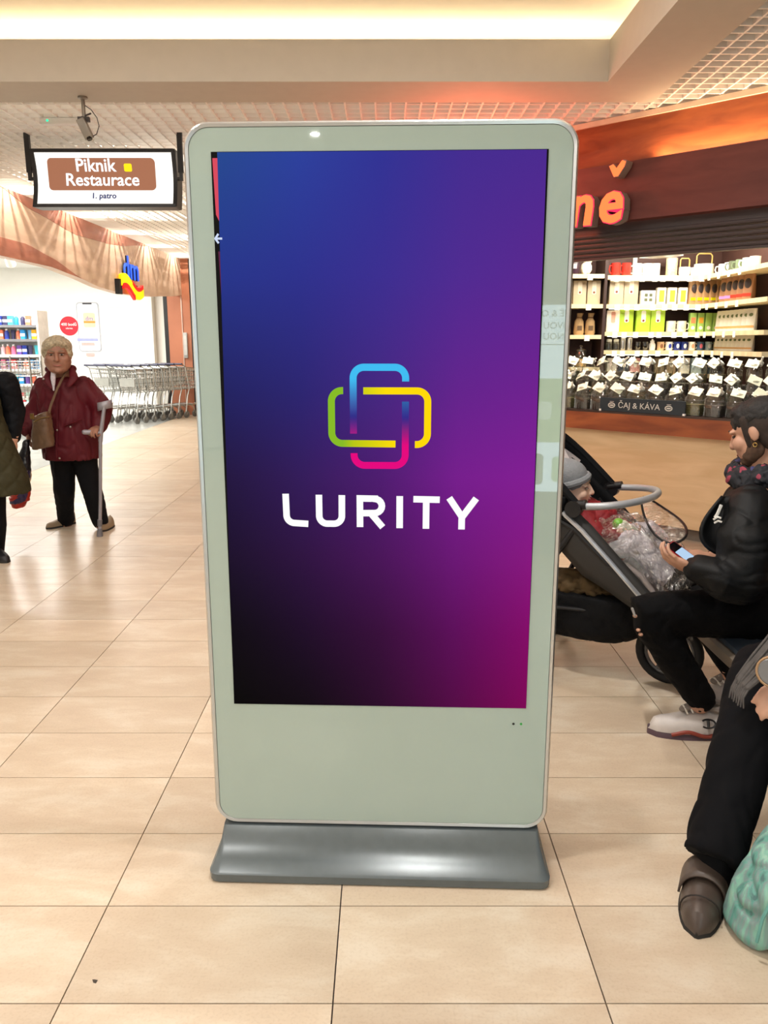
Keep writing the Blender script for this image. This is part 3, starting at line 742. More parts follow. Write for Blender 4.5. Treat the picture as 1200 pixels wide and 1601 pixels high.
# nested shopping trolleys
M_chr = mat('trolley_chrome', '#c2c3c0', 0.22, 0.9)
def make_cart(loc, label, rz):
    T = thing('shopping_trolley', loc, label, 'shopping cart', 'nested shopping trolleys', rz)
    mb = MB()
    TB = [(0.0, 0.25, 0.98), (0.0, -0.25, 0.98), (0.72, -0.19, 0.90), (0.72, 0.19, 0.90)]
    BB = [(0.08, 0.20, 0.55), (0.08, -0.20, 0.55), (0.68, -0.16, 0.58), (0.68, 0.16, 0.58)]
    for k in range(4):
        a, b, c, d = Vector(TB[k]), Vector(TB[(k + 1) % 4]), Vector(BB[k]), Vector(BB[(k + 1) % 4])
        n = 9
        for i in range(n + 1): mb.tube([a.lerp(b, i / n), c.lerp(d, i / n)], 0.004, 4)
        for j in range(6): mb.tube([a.lerp(c, j / 5), b.lerp(d, j / 5)], 0.004 if j else 0.010, 4)
    for i in range(8): mb.tube([Vector(BB[0]).lerp(Vector(BB[3]), i / 7), Vector(BB[1]).lerp(Vector(BB[2]), i / 7)], 0.004, 4)
    part('basket', mb, M_chr, T, True)
    fr = MB()
    for s in (-1, 1):
        fr.tube([(-0.10, 0.25 * s, 1.04), (0.0, 0.25 * s, 0.98), (0.10, 0.24 * s, 0.55), (0.04, 0.24 * s, 0.42), (0.0, 0.24 * s, 0.22), (-0.02, 0.24 * s, 0.12)], 0.012, 6)
        fr.tube([(0.0, 0.24 * s, 0.25), (0.62, 0.17 * s, 0.25), (0.72, 0.17 * s, 0.20), (0.75, 0.17 * s, 0.12)], 0.012, 6)
    for x in (0.15, 0.35, 0.55): fr.tube([(x, -0.2, 0.25), (x, 0.2, 0.25)], 0.008, 6)
    part('frame', fr, M_chr, T, True)
    part('handle', MB().tube([(-0.10, -0.26, 1.04), (-0.10, 0.26, 1.04)], 0.018, 10), mat('trolley_handle', '#2b2d4a', 0.4), T, True)
    part('child_seat_flap', MB().bb((0.03, -0.18, 0.66), (0.05, 0.18, 0.80)), mat('flap_grey', '#a8a8a2', 0.5), T, True)
    for x, y in ((-0.02, 0.24), (-0.02, -0.24), (0.75, 0.17), (0.75, -0.17)):
        w_ = part('wheel', MB().tube([(x, y - 0.016, 0.06), (x, y + 0.016, 0.06)], 0.06, 14), mat('wheel_grey', '#6c6a66', 0.5), T, True)
        part('fork', MB().tube([(x, y - 0.022, 0.06), (x, y - 0.022, 0.12), (x, y + 0.022, 0.12), (x, y + 0.022, 0.06)], 0.008, 6), M_chr, w_, True)
    return T
HZ = math.atan2(0.89, 0.45)
c0 = make_cart((-4.68, 14.55, 0), 'front trolley of the longer nested row by the drugstore entrance', HZ)
for i in range(1, 7):
    copy_tree(c0, (-4.68 + 0.10 * i, 14.55 + 0.20 * i, 0), HZ, '%s trolley from the front in the longer nested row' % ORD[i])
for i in range(3):
    copy_tree(c0, (-5.24 + 0.10 * i, 14.83 + 0.20 * i, 0), HZ, '%s trolley from the front in the shorter row half behind the red coat' % ORD[i])
# entrance rail behind the trolleys
part('rail', MB().tube([(-5.0, 16.9, 0.95), (-4.5, 16.9, 0.95)], 0.012), M_chr, thing('guard_rail', (-4.75, 16.9, 0), 'thin chrome guard rail behind the trolleys', 'rail'))
gr_ = [o for o in C.objects if o.name.startswith('guard_rail')][0]
for x in (-5.0, -4.5): part('post', MB().tube([(x, 16.9, 0), (x, 16.9, 0.95)], 0.012), M_chr, gr_)

# ================================================================ hanging restaurant sign
SG = thing('hanging_sign', (-2.215, 6.7, 2.52), 'lit white hanging sign with brown restaurant plate', 'sign')
SXA, SXB, SZA, SZB = -2.775, -1.655, 2.525, 2.935
def sgy(z):
    t = (z - SZA) / (SZB - SZA); return 6.70 + 0.045 * math.sin(PI * t) - 0.02 * (1 - t)
M_sblk = mat('sign_black', '#17181b', 0.35)
def prof(x, off0, off1, za, zb, n=10):
    f = [Vector((x, sgy(za + (zb - za) * k / n) + off0, za + (zb - za) * k / n)) for k in range(n + 1)]
    return f + [Vector((x, p.y + off1 - off0, p.z)) for p in reversed(f)]
part('case', MB().loft([prof(SXA, 0.004, 0.14, SZA, SZB), prof(SXB, 0.004, 0.14, SZA, SZB)]), M_sblk, SG)
part('frame', MB().loft([prof(SXA - 0.012, -0.012, 0.15, SZA - 0.012, SZB + 0.012), prof(SXA + 0.02, -0.012, 0.15, SZA - 0.012, SZB + 0.012)]).loft([prof(SXB - 0.02, -0.012, 0.15, SZA - 0.012, SZB + 0.012), prof(SXB + 0.012, -0.012, 0.15, SZA - 0.012, SZB + 0.012)])
     .bb((SXA, 6.665, SZA - 0.014), (SXB, 6.83, SZA + 0.012)).bb((SXA, 6.685, SZB - 0.012), (SXB, 6.83, SZB + 0.014)), M_sblk, SG)
def facepts(x0, x1, z0, z1, d): return MB().grid(lambda u, v: (x0 + (x1 - x0) * u, sgy(z0 + (z1 - z0) * v) - d, z0 + (z1 - z0) * v), 2, 12)
part('light_panel', facepts(SXA + 0.02, SXB - 0.02, SZA + 0.012, SZB - 0.012, 0.002), emis('panel_white', '#fffaf2', 1.35), SG)
pb = MB().prism(rrect(-2.665, -1.812, 2.645, 2.885, 0.035), 0, 0, FACE(0, 0, 0)); n_ = len(pb.v) // 2
bp_ = MB(); poly = rrect(-2.665, -1.812, 2.645, 2.885, 0.035)
bp_.add([(x, sgy(z) - 0.006, z) for x, z in poly] + [(-2.24, sgy(2.765) - 0.006, 2.765)], [(i, (i + 1) % len(poly), len(poly)) for i in range(len(poly))])
part('brown_plate', bp_, emis('plate_brown', '#b87a5c', 0.9), SG)
def on_sign(mb, x, z, d):
    out = MB(); out.add([(x + p[0], sgy(z + p[1]) - d - p[2] * 0.5, z + p[1]) for p in mb.v], mb.f); return out
part('lettering', on_sign(text('Piknik', 0.132, 0.002, 0.0018), -2.285, 2.828, 0.012).merge(on_sign(text('Restaurace', 0.132, 0.002, 0.0018), -2.238, 2.722, 0.012)), emis('sign_letter_white', '#ffffff', 1.4), SG)
part('yellow_square', on_sign(MB().prism(rrect(-0.031, 0.031, -0.029, 0.029, 0.012), -0.002, 0.002), -2.028, 2.815, 0.012), emis('sign_square', '#ffdf1e', 1.2), SG)
part('floor_note', on_sign(text('1. patro', 0.062, 0.002, 0.0015), -2.226, 2.60, 0.01), emis('note_blue', '#27356e', 1.0), SG)
for x in (-2.815, -1.612):
    a = part('hanger', MB().bb((x - 0.02, 6.72, 2.78), (x + 0.02, 6.75, 3.09)).bb((x - 0.012, 6.722, 2.72), (x + 0.012, 6.748, 2.78)), M_sblk, SG)
    part('clamp', MB().tube([(x, 6.735, 2.735), ((SXA - 0.012) if x < -2 else (SXB + 0.012), 6.735, 2.735)], 0.014, 8), M_sblk, a)

# security camera under the bulkhead
CC = thing('security_camera', (-1.99, 5.70, 2.79), 'small grey security camera on a stem under the bulkhead', 'camera')
M_cam = mat('camera_grey', '#8e877c', 0.4, 0.3)
part('mount', MB().lathe([(0.03, 0), (0.032, -0.012), (0.012, -0.02)], 16, (-1.99, 5.70, 3.05)).tube([(-1.99, 5.70, 3.03), (-1.99, 5.70, 2.91)], 0.012, 10), M_cam, CC)
part('bracket', MB().bb((-2.03, 5.685, 2.895), (-1.955, 5.715, 2.925)).tube([(-2.02, 5.70, 2.92), (-1.94, 5.69, 2.945)], 0.006, 6), mat('bracket_dark', '#3a3330', 0.5), CC)
part('camera_body', MB().box((0, 0, 0), (0.055, 0.05, 0.13), Matrix.Translation((-1.985, 5.69, 2.85)) @ Matrix.Rotation(R(-22), 4, 'Y') @ Matrix.Rotation(R(10), 4, 'X'), bev=0.006), M_cam, CC)
part('lens', MB().tube([(-1.962, 5.685, 2.795), (-1.956, 5.683, 2.782)], 0.018, 12), mat('lens_black', '#0c0c0e', 0.15), CC)
part('cable', MB().tube([(-1.985, 5.70, 3.00), (-1.94, 5.70, 2.97), (-1.905, 5.70, 2.92), (-1.895, 5.70, 2.87), (-1.915, 5.70, 2.82), (-1.95, 5.695, 2.80)], 0.003, 5), mat('cable_black', '#1c1a19', 0.5), CC)
EM = thing('emergency_light', (-2.35, 6.25, 3.0), 'slim white emergency light with green diode under the ceiling grid', 'light')
part('body', MB().bb((-2.50, 6.22, 3.012), (-2.16, 6.28, 3.058), bev=0.008), M_ring, EM)
part('diode', MB().ell((-2.44, 6.218, 3.035), 0.008), emis('diode_green', '#35e0a0', 2.0), EM)

# ================================================================ tea and coffee shop on the right
SA = Vector((1.43, 6.46, 0)); SD = Vector((0.7248, -0.6889, 0)); SN = Vector((-0.6889, -0.7248, 0))
SF = Matrix(((SD.x, -SN.x, 0, SA.x), (SD.y, -SN.y, 0, SA.y), (0, 0, 1, 0), (0, 0, 0, 1)))   # local x along the front, y into the shop
def S(t, n, z): return SA + SD * t + SN * n + Vector((0, 0, z))
def sbox(mb, t0, t1, n0, n1, z0, z1, bev=0.0): return mb.bb((t0, -n0, z0), (t1, -n1, z1), SF, bev)
T0, T1 = -0.42, 2.2
M_cher = wood('cherry_wood', '#7c3d20', '#a35a31', 0.4, 2.5, (1, 1, 4), 0.0)
M_cherd = wood('cherry_dark', '#5c2a24', '#6d3730', 0.6, 2.5, (1, 1, 4), 0.0)
M_beech = wood('beech_panel', '#c9aa82', '#d8bb95', 0.45, 2.0, (1, 1, 7), 0.1)
M_shade = mat('shutter_brown', '#372c2c', 0.45, var=0.04)
struct('trim_3', sbox(MB(), T0, T1, 0.0, -0.06, 2.62, 3.055), M_cher, label='cherry wood header over the tea shop')
struct('trim_4', sbox(MB(), T0, T1, 0.12, 0.02, 2.32, 2.715), M_cherd, label='dark wood sign board of the tea shop')
struct('trim_5', sbox(MB(), T0, T1, 0.02, -0.02, 3.02, 3.056), mat('pale_trim', '#e3d3bb', 0.5), label='pale edging between header and ceiling grid')
light('header_strip_lamp', 'AREA', S(1.42, 0.05, 2.73), 11, (1.0, 0.68, 0.40), (R(180), 0, math.atan2(SD.y, SD.x)), 1.5, 0.03)
dr = struct('door_1', sbox(MB(), T0, T1, 0.0, -0.10, 2.26, 2.33), M_shade, label='rolled up dark shutter above the tea counter')
for k in range(5):
    z = 2.265 - k * 0.036
    part('slat', MB().loft([[S(t, n, z - dz) for n, dz in ((-0.01, 0.0), (0.006, 0.006), (0.008, 0.018), (0.004, 0.03), (-0.012, 0.035))] for t in (T0, T1)]), M_shade, dr)
part('bottom_bar', sbox(MB(), T0, T1, 0.012, -0.03, 2.07, 2.088), M_shade, dr)
# header letters
NS = thing('neon_letters', S(0.0, 0.14, 2.33), 'glowing red shop letters with grey sides on dark sign board', 'sign')
def FT(t, z, n): return frame(S(t, n, z), SD, (0, 0, 1))
def neon(ch, t, z, size, ch_h=1.0):
    face = text(ch, size, 0.006, 0.001, shear=0.12, bev=0.008); ret = text(ch, size, 0.045, 0.014, shear=0.12)
    D = Matrix.Diagonal((0.95, ch_h, 1, 1))
    a = part('letter_case', MB().merge(ret, FT(t, z, 0.185) @ D), mat('letter_grey', '#8d8078', 0.5), NS)
    part('letter_face', MB().merge(face, FT(t, z, 0.242) @ D), emis('neon_red', '#ff6a38', 2.2), a)
    part('letter_rim', MB().merge(text(ch, size, 0.003, 0.015, shear=0.12), FT(t, z, 0.2325) @ D), emis('neon_pink', '#ff2a55', 1.6), a)
neon('n', 0.235, 2.43, 0.42); neon('e', 0.465, 2.43, 0.42)
hv = MB().prism([(-0.062, 0.045), (-0.03, 0.055), (0.0, 0.022), (0.045, 0.075), (0.072, 0.065), (0.062, 0.03), (0.012, -0.035), (-0.02, -0.035)], -0.045, 0.045)
a = part('letter_case', MB().merge(hv, FT(0.50, 2.635, 0.185)), mat('letter_grey', '#8d8078', 0.5), NS)
part('letter_face', MB().merge(hv, FT(0.50, 2.635, 0.234) @ Matrix.Diagonal((0.9, 0.9, 0.12, 1))), emis('neon_red', '#ff6a38', 2.2), a)
light('neon_glow_lamp', 'POINT', S(-0.35, 0.75, 2.55), 30, (1.0, 0.16, 0.08), size=0.15)

# shop shell
M_back = mat('shop_back', '#4a2f28', 0.6)
struct('wall_back', MB().bb((1.0, 7.56, 0), (3.4, 7.62, 3.0)), M_back, label='brown back wall of the tea shop')
struct('wall_right', MB().bb((3.08, 5.95, 0), (3.14, 7.56, 3.0)), M_back, label='brown side wall of the tea shop')
struct('wall_left', MB().add([S(T0, 0, 0), S(T0, 0, 3.05), (1.07, 7.56, 3.05), (1.07, 7.56, 0), S(T0 - 0.05, -0.02, 0), S(T0 - 0.05, -0.02, 3.05), (1.0, 7.6, 3.05), (1.0, 7.6, 0)], [(0, 1, 2, 3), (7, 6, 5, 4), (0, 4, 5, 1), (1, 5, 6, 2), (2, 6, 7, 3), (3, 7, 4, 0)]), M_back, label='side panel of the tea shop')
struct('ceiling', MB().add([S(T0, -0.12, 2.62), S(T1, -0.12, 2.62), (3.1, 7.56, 2.62), (1.1, 7.56, 2.62), S(T0, -0.12, 2.66), S(T1, -0.12, 2.66), (3.1, 7.56, 2.66), (1.1, 7.56, 2.66)], [(3, 2, 1, 0), (4, 5, 6, 7), (0, 1, 5, 4), (1, 2, 6, 5), (2, 3, 7, 6), (3, 0, 4, 7)]), mat('shop_ceiling', '#d9c49c', 0.7), label='cream ceiling inside the tea shop')
light('tea_shop_lamp', 'AREA', (2.15, 6.75, 2.60), 48, (1.0, 0.93, 0.80), (0, 0, 0), 1.3, 0.5)
light('tea_shop_lamp', 'AREA', tuple(S(1.1, -0.45, 2.60)), 40, (1.0, 0.93, 0.80), (R(0), 0, math.atan2(SD.y, SD.x)), 1.8, 0.3)

# counter
CT = thing('shop_counter', S(1.1, -0.3, 0), 'long pale wood shop counter with cherry edge and jar tiers', 'counter')
part('front_panel', sbox(MB(), T0, T1, -0.06, -0.12, 0.10, 0.79), M_beech, CT)
part('kick_plate', sbox(MB(), T0, T1, -0.14, -0.20, 0.0, 0.10), mat('kick_grey', '#6f655c', 0.5), CT)
part('edge_board', sbox(MB(), T0, T1, 0.0, -0.10, 0.79, 0.925), M_cher, CT)
part('counter_top', sbox(MB(), T0, T1, 0.0, -0.62, 0.925, 0.94), mat('counter_top', '#3b2b26', 0.3), CT)
M_tier = mat('tier_dark', '#2d2420', 0.5)
part('jar_tier', sbox(MB(), T0, T1, -0.205, -0.62, 0.94, 1.04), M_tier, CT)
part('jar_tier', sbox(MB(), T0, T1, -0.385, -0.62, 1.04, 1.15), M_tier, CT)
part('rear_panel', sbox(MB(), T0, T1, -0.56, -0.62, 0.0, 0.925), M_beech, CT)
# counter sign
SB = thing('counter_sign', S(0.68, 0.0, 0.94), 'dark blue counter sign with pale lettering and cup emblems', 'sign')
part('board', sbox(MB(), 0.345, 1.02, -0.006, -0.022, 0.942, 1.045), mat('sign_navy', '#1e2a33', 0.5), SB)
part('lettering', MB().merge(text('ČAJ & KÁVA', 0.062, 0.0006), FT(0.665, 0.99, -0.0045)), mat('sign_ink', '#cfd2cc', 0.5), SB)
for t in (0.445, 0.90):
    cp = MB().tube([(0.026 * math.cos(a), 0.017 * math.sin(a), 0) for a in [2 * PI * k / 18 for k in range(18)]], 0.0045, 5, closed=True).ell((0, 0.0, 0), (0.018, 0.006, 0.002)).tube([(-0.016, 0.028, 0), (0.016, 0.028, 0)], 0.002, 5)
    part('cup_emblem', MB().merge(cp, FT(t, 0.988, -0.004)), mat('sign_ink', '#cfd2cc', 0.5), SB)
for t in (0.35, 1.015):
    part('foot_clip', sbox(MB(), t - 0.008, t + 0.008, -0.001, -0.025, 0.9405, 0.956), mat('cap_white', '#fafafa', 0.4), SB)

# glass jars in three tiers
M_jar = clear('jar_glass', (0.93, 0.96, 0.94), 0.10, 0.06, 0.55)
M_lid = clear('lid_glass', (0.98, 1.0, 0.96), 0.45, 0.2, 0.5)
M_card = mat('card_pale', '#f1f6dd', 0.6)
M_cardg = mat('card_green', '#a9c08a', 0.6)
TEA = [mat('tea%d' % i, c, 0.9, var=0.5, scale=120, bump=0.5, bscale=200) for i, c in enumerate(('#3a2d22', '#5a4a30', '#2a221e', '#6b6238', '#7a5a3a', '#4b4a30'))]
def jar_meshes(sq, w, h):
    r = w / 2
    def ring(a, z): return [Vector((x, y, z)) for x, y in (rrect(-a, a, -a, a, a * 0.25, 2) if sq else [(a * math.cos(2 * PI * j / 16), a * math.sin(2 * PI * j / 16)) for j in range(16)])]
    bm_ = MB().loft([ring(r, 0.0), ring(r, h * 0.82), ring(r * 0.78, h * 0.95), ring(r * 0.78, h)])
    ct_ = MB().loft([ring(r * 0.92, 0.006), ring(r * 0.92, h * 0.52)])
    ld_ = MB().lathe([(r * 0.86, h), (r * 0.9, h + 0.012), (r * 0.55, h + 0.022), (r * 0.22, h + 0.028), (r * 0.30, h + 0.045), (r * 0.12, h + 0.056)], 12)
    return bm_.mesh('glass_body'), ct_.mesh('contents'), ld_.mesh('lid')
JM = {True: jar_meshes(True, 0.125, 0.155), False: jar_meshes(False, 0.115, 0.14)}
for k in JM:
    JM[k][0].materials.append(M_jar); JM[k][2].materials.append(M_lid)
card_me = MB().box((0, 0, 0), (0.09, 0.0025, 0.07)).mesh('price_card', 0); card_me.materials.append(M_card)
scoop_me = MB().loft([[Vector((x, y, z)) for x, y in rrect(-a, a, -b, b, 0.008, 2)] for a, b, z in ((0.016, 0.012, 0), (0.02, 0.014, 0.03), (0.008, 0.006, 0.05), (0.007, 0.005, 0.10))]).mesh('scoop'); scoop_me.materials.append(mat('scoop_white', '#f4f3ea', 0.35))
cont_cache = {}
ROWN = ('front row', 'middle row', 'back row')
for row, (n, z, sq, dt, off) in enumerate(((-0.105, 0.94, True, 0.150, 0.0), (-0.295, 1.04, False, 0.136, 0.05), (-0.475, 1.15, False, 0.136, -0.01))):
    cnt = 17 if row else 15
    for i in range(cnt):
        t = -0.30 + off + i * dt; p = S(t, n + random.uniform(-0.01, 0.01), z + 0.0005)
        J = thing('tea_jar', p, 'glass tea jar, %s from the left in the %s on the counter' % (ORD[i], ROWN[row]), 'jar', 'tea jars on the shop counter', math.atan2(SD.y, SD.x) + (0 if sq else random.uniform(-0.5, 0.5)))
        g, c, l = JM[sq]
        link('glass_body', g, None, J)
        ti = random.randrange(6) if row else random.choice((0, 2, 2, 3))
        if (sq, ti) not in cont_cache:
            c2 = c.copy(); c2.materials.append(TEA[ti]); cont_cache[(sq, ti)] = c2
        link('contents', cont_cache[(sq, ti)], None, J)
        link('lid', l, None, J)
        d = link('price_card', card_me, None, J); d.location = (random.uniform(-0.012, 0.012), -0.035, 0.175 if sq else 0.16)
        d.rotation_euler = (R(random.uniform(-48, -32)), R(random.choice((-1, 1, 1)) * random.uniform(5, 32)), R(random.uniform(-15, 15)))
        if (i + row) % 2 == 0:
            d = link('scoop', scoop_me, None, J); d.location = (0.03, 0.01, 0.165 if sq else 0.15); d.rotation_euler = (R(random.uniform(40, 65)), R(random.uniform(20, 50)), 0)

# shelves
SU = thing('shop_shelf', (2.45, 7.4, 0), 'tall shelf wall with lit pale shelves of tea and coffee goods', 'shelf')
M_sh = wood('shelf_birch', '#d3bf96', '#e2d2ac', 0.45, 2.0, (1, 8, 1), 0.0)
ZSH = [2.035, 1.79, 1.552, 1.39]
ZSL = [2.045, 1.79, 1.525, 1.24]
for z in ZSH:
    part('shelf', MB().bb((1.965, 7.24, z - 0.035), (3.075, 7.55, z)), M_sh, SU)
    part('shelf', MB().bb((2.80, 6.0, z - 0.035), (3.075, 7.24, z)), M_sh, SU)
    part('shelf_lamp', MB().bb((2.0, 7.27, z - 0.043), (2.78, 7.285, z - 0.036)), emis('shelf_led', '#fff0d2', 3.0), SU)
part('shelf', MB().bb((1.965, 7.24, 1.145), (3.075, 7.55, 1.18)), M_sh, SU)
for z in ZSL: part('shelf', MB().bb((1.50, 7.22, z - 0.035), (1.93, 7.55, z)), M_sh, SU)
part('divider', MB().bb((1.935, 7.23, 0), (1.96, 7.55, 2.5)), mat('divider_dark', '#35221d', 0.5), SU)
part('divider', MB().bb((1.47, 7.23, 0), (1.495, 7.55, 2.5)), mat('divider_dark', '#35221d', 0.5), SU)
M_tagw = mat('price_tag', '#fbf8ea', 0.5)
for z in ZSH:
    for i in range(8):
        x = 2.02 + i * 0.105 + random.uniform(-0.02, 0.02)
        part('price_tag', MB().bb((x, 7.234, z - 0.052), (x + 0.045, 7.239, z - 0.004)), M_tagw, SU, smooth=0)
    for i in range(4):
        y = 7.12 - i * 0.2
        part('price_tag', MB().bb((2.794, y - 0.045, z - 0.052), (2.799, y, z - 0.004)), M_tagw, SU, smooth=0)
for z in ZSL:
    for x in (1.60, 1.78): part('price_tag', MB().bb((x, 7.214, z - 0.052), (x + 0.045, 7.219, z - 0.004)), M_tagw, SU, smooth=0)

# goods
def put(o_me, name, loc, label, cat, group, rz=0.0, extra=()):
    T = thing(name, (loc[0], loc[1], loc[2] + 0.0005), label, cat, group, rz)
    for nm, me in o_me: link(nm, me, None, T)
    return T
def M1(name, mb, m, smooth=40):
    me = mb.mesh(name, smooth); me.materials.append(m); return (name, me)
def carton(w, d, h, c, pc=None, dot=None):
    out = [M1('carton_body', MB().box((0, 0, h / 2), (w, d, h), bev=0.003), mat('carton_' + c, c, 0.55))]
    if pc: out.append(M1('label_panel', MB().prism(rrect(-w * 0.16, w * 0.16, h * 0.42, h * 0.95, w * 0.1, 3), d / 2, d / 2 + 0.001, FACE(0, 0, 0)), mat('panel_' + pc, pc, 0.55)))
    if dot: out.append(M1('seal', MB().lathe([(w * 0.085, 0), (w * 0.085, 0.002)], 12, (0, h * 0.5, d / 2), FACE(0, 0, 0)), mat('seal_' + dot, dot, 0.5)))
    return out
def pouch(w, d, h, c, band=None, bz=(0.2, 0.3), win=None):
    def ring(a, b, z): return [Vector((x, y, z)) for x, y in rrect(-a, a, -b, b, min(a, b) * 0.5, 2)]
    mb = MB().loft([ring(w / 2, d / 2, 0), ring(w / 2 * 1.02, d / 2, h * 0.25), ring(w / 2, d * 0.36, h * 0.7), ring(w / 2, 0.006, h * 0.93), ring(w / 2, 0.004, h)])
    out = [M1('pouch_body', mb, mat('pouch_' + c, c, 0.5, bump=0.1))]
    if band: out.append(M1('colour_band', MB().box((0, -d / 2 - 0.0008, h * (bz[0] + bz[1]) / 2), (w * 0.84, 0.004, h * (bz[1] - bz[0]))), mat('band_' + band, band, 0.5), 0))
    if win: out.append(M1('dark_picture', MB().ell((0, -d * 0.42, h * 0.62), (w * 0.36, 0.012, h * 0.18)), mat('win_' + win, win, 0.4)))
    return out
def mug(r, h, c, pc=None):
    mb = MB().lathe([(r * 0.9, 0), (r, 0.008), (r, h), (r * 0.9, h), (r * 0.88, 0.012)], 18)
    out = [M1('cup', mb, mat('mug_' + c, c, 0.25)), M1('handle', MB().tube([(r * 0.95, 0, h * 0.8), (r * 1.45, 0, h * 0.78), (r * 1.6, 0, h * 0.5), (r * 1.4, 0, h * 0.25), (r * 0.95, 0, h * 0.2)], r * 0.13, 6), mat('mug_' + c, c, 0.25))]
    if pc: out.append(M1('printed_motif', MB().ell((0, -r * 0.97, h * 0.5), (r * 0.42, r * 0.1, h * 0.28)), mat('motif_' + pc, pc, 0.4)))
    return out
GT, G2, G3, G4 = 'crockery on the top tea shelf', 'packs on the second tea shelf', 'packs on the third tea shelf', 'mugs and jars on the fourth tea shelf'
Z1, Z2, Z3, Z4 = ZSH
YF = 7.32
# left column
put([M1('tin_body', MB().lathe([(0.045, 0), (0.047, 0.01), (0.047, 0.13), (0.03, 0.15), (0.03, 0.165), (0.012, 0.18)], 14), mat('tin_plum', '#2c1626', 0.3)), M1('tin_label', MB().box((0, -0.046, 0.07), (0.03, 0.006, 0.04)), mat('panel_rose', '#c8a8a8', 0.5))], 'tea_tin', (1.68, YF, ZSL[0]), 'dark plum tea tin beside the white owl', 'tin', GT)
owl = MB().ell((0, 0, 0.055), (0.05, 0.045, 0.058)).ell((0.012, -0.005, 0.125), (0.036, 0.036, 0.038)).ell((-0.02, -0.03, 0.02), (0.02, 0.015, 0.02))
T = put([], 'owl_figurine', (1.79, YF, ZSL[0]), 'cream owl figurine on the left top shelf', 'figurine', GT)
me = blob('owl_body', owl, None, vox=0.006, smooth=4, fold=0.003, fscale=60); me.materials.append(mat('owl_cream', '#f0e8d0', 0.5)); link('owl_body', me, None, T)
link('beak', M1('beak', MB().ell((0.012, -0.042, 0.122), (0.006, 0.008, 0.008)), mat('beak_tan', '#b99c6a', 0.5))[1], None, T)
kr = carton(0.115, 0.08, 0.205, '#b5a58a', '#d8cdb6', '#7a3428')
for i, x in enumerate((1.61, 1.735, 1.86)): put(kr, 'gift_box', (x, YF, ZSL[1]), 'kraft paper gift box, %s from left on the left column shelf' % ORD[i], 'box', G2)
sack = MB().body([(0, 0, 0, 0.04, 0.03), (0, 0, 0.02, 0.047, 0.035), (0, 0, 0.12, 0.04, 0.03), (0, 0, 0.15, 0.02, 0.016), (0.008, 0, 0.19, 0.03, 0.02)])
sk = [M1('sack', sack, mat('sack_tan', '#a5855a', 0.8, bump=0.3)), M1('tie', MB().tube([(0.024 * math.cos(a), 0.02 * math.sin(a), 0.152) for a in [2 * PI * k / 12 for k in range(12)]], 0.004, 5, closed=True), mat('tie_brown', '#6a4a2a', 0.8)), M1('sack_label', MB().box((0, -0.034, 0.06), (0.04, 0.004, 0.04)), mat('sack_label', '#5a442c', 0.7))]
for i, x in enumerate((1.63, 1.75, 1.85)): put(sk, 'coffee_sack', (x, YF, ZSL[2]), 'tied tan coffee sack, %s from left on the left column' % ORD[i], 'bag', G3)
g, c, l = JM[False]
for i, x in enumerate((1.62, 1.78)):
    T = put([], 'sweet_jar', (x, YF, ZSL[3]), 'glass sweet jar %s on the lowest left shelf' % ('with dark pieces' if i == 0 else 'with mixed pale pieces'), 'jar', 'jars on the lowest left shelf')
    link('glass_body', g, None, T); c2 = c.copy(); c2.materials.append(TEA[2] if i == 0 else mat('candy_mix', '#c8a060', 0.6, var=0.7, scale=60)); link('contents', c2, None, T); link('lid', l, None, T)
# top shelf
for i, x in enumerate((2.05, 2.145)): put(mug(0.042, 0.11, '#c8342a', '#efe0a0'), 'red_mug', (x, YF, Z1), '%s red mug with cream flower on the top shelf' % ('left' if i == 0 else 'right'), 'mug', GT, R(200))
for i, (x, c, m_) in enumerate(((2.24, '#f2f4ee', '#6fae9c'), (2.33, '#f4f1ec', '#3a3030'), (2.40, '#f4f1ec', '#d88a90'))):
    put(mug(0.042, 0.105, c, m_), 'white_mug', (x, YF, Z1), 'white mug with %s motif on the top shelf' % ('green', 'dark', 'pink')[i], 'mug', GT, R(180))
put([M1('vase_body', MB().lathe([(0.028, 0), (0.03, 0.01), (0.02, 0.12), (0.02, 0.2)], 12), mat('porcelain', '#f6f4ee', 0.2)), M1('stopper', MB().ell((0, 0, 0.205), (0.022, 0.022, 0.012)), mat('porcelain', '#f6f4ee', 0.2))], 'white_bottle', (2.255, 7.44, Z1), 'slim white porcelain bottle behind the mugs', 'bottle', GT)
leaf = MB().grid(lambda u, v: (0.2 * (u - 0.5) * 2, 0.07 * (v - 0.5) * 2 * math.sin(PI * min(1, max(0.03, u * 0.97 + 0.015))), 0.06 * (u - 0.3) ** 2 + 0.05 * abs(v - 0.5)), 16, 8)
lf = M1('dish', leaf, mat('porcelain', '#f6f4ee', 0.2)); 
T = put([lf], 'leaf_dish', (2.47, 7.38, Z1 + 0.1525), 'large white leaf shaped dish resting across the cups', 'dish', GT, 0.1)
link('rim', M1('rim', MB().tube([leaf.v[j * 17] for j in range(9)], 0.004, 5), mat('porcelain', '#f6f4ee', 0.2))[1], None, T)
put([M1('canister_body', MB().lathe([(0.046, 0), (0.048, 0.004), (0.048, 0.145), (0.044, 0.15)], 18), mat('canister_straw', '#d9c49a', 0.5, var=0.3, scale=80)), M1('canister_lid', MB().lathe([(0.05, 0.15), (0.05, 0.152)], 18), mat('porcelain', '#f6f4ee', 0.2))], 'straw_canister', (2.545, YF, Z1), 'straw coloured canister under the leaf dish', 'canister', GT)
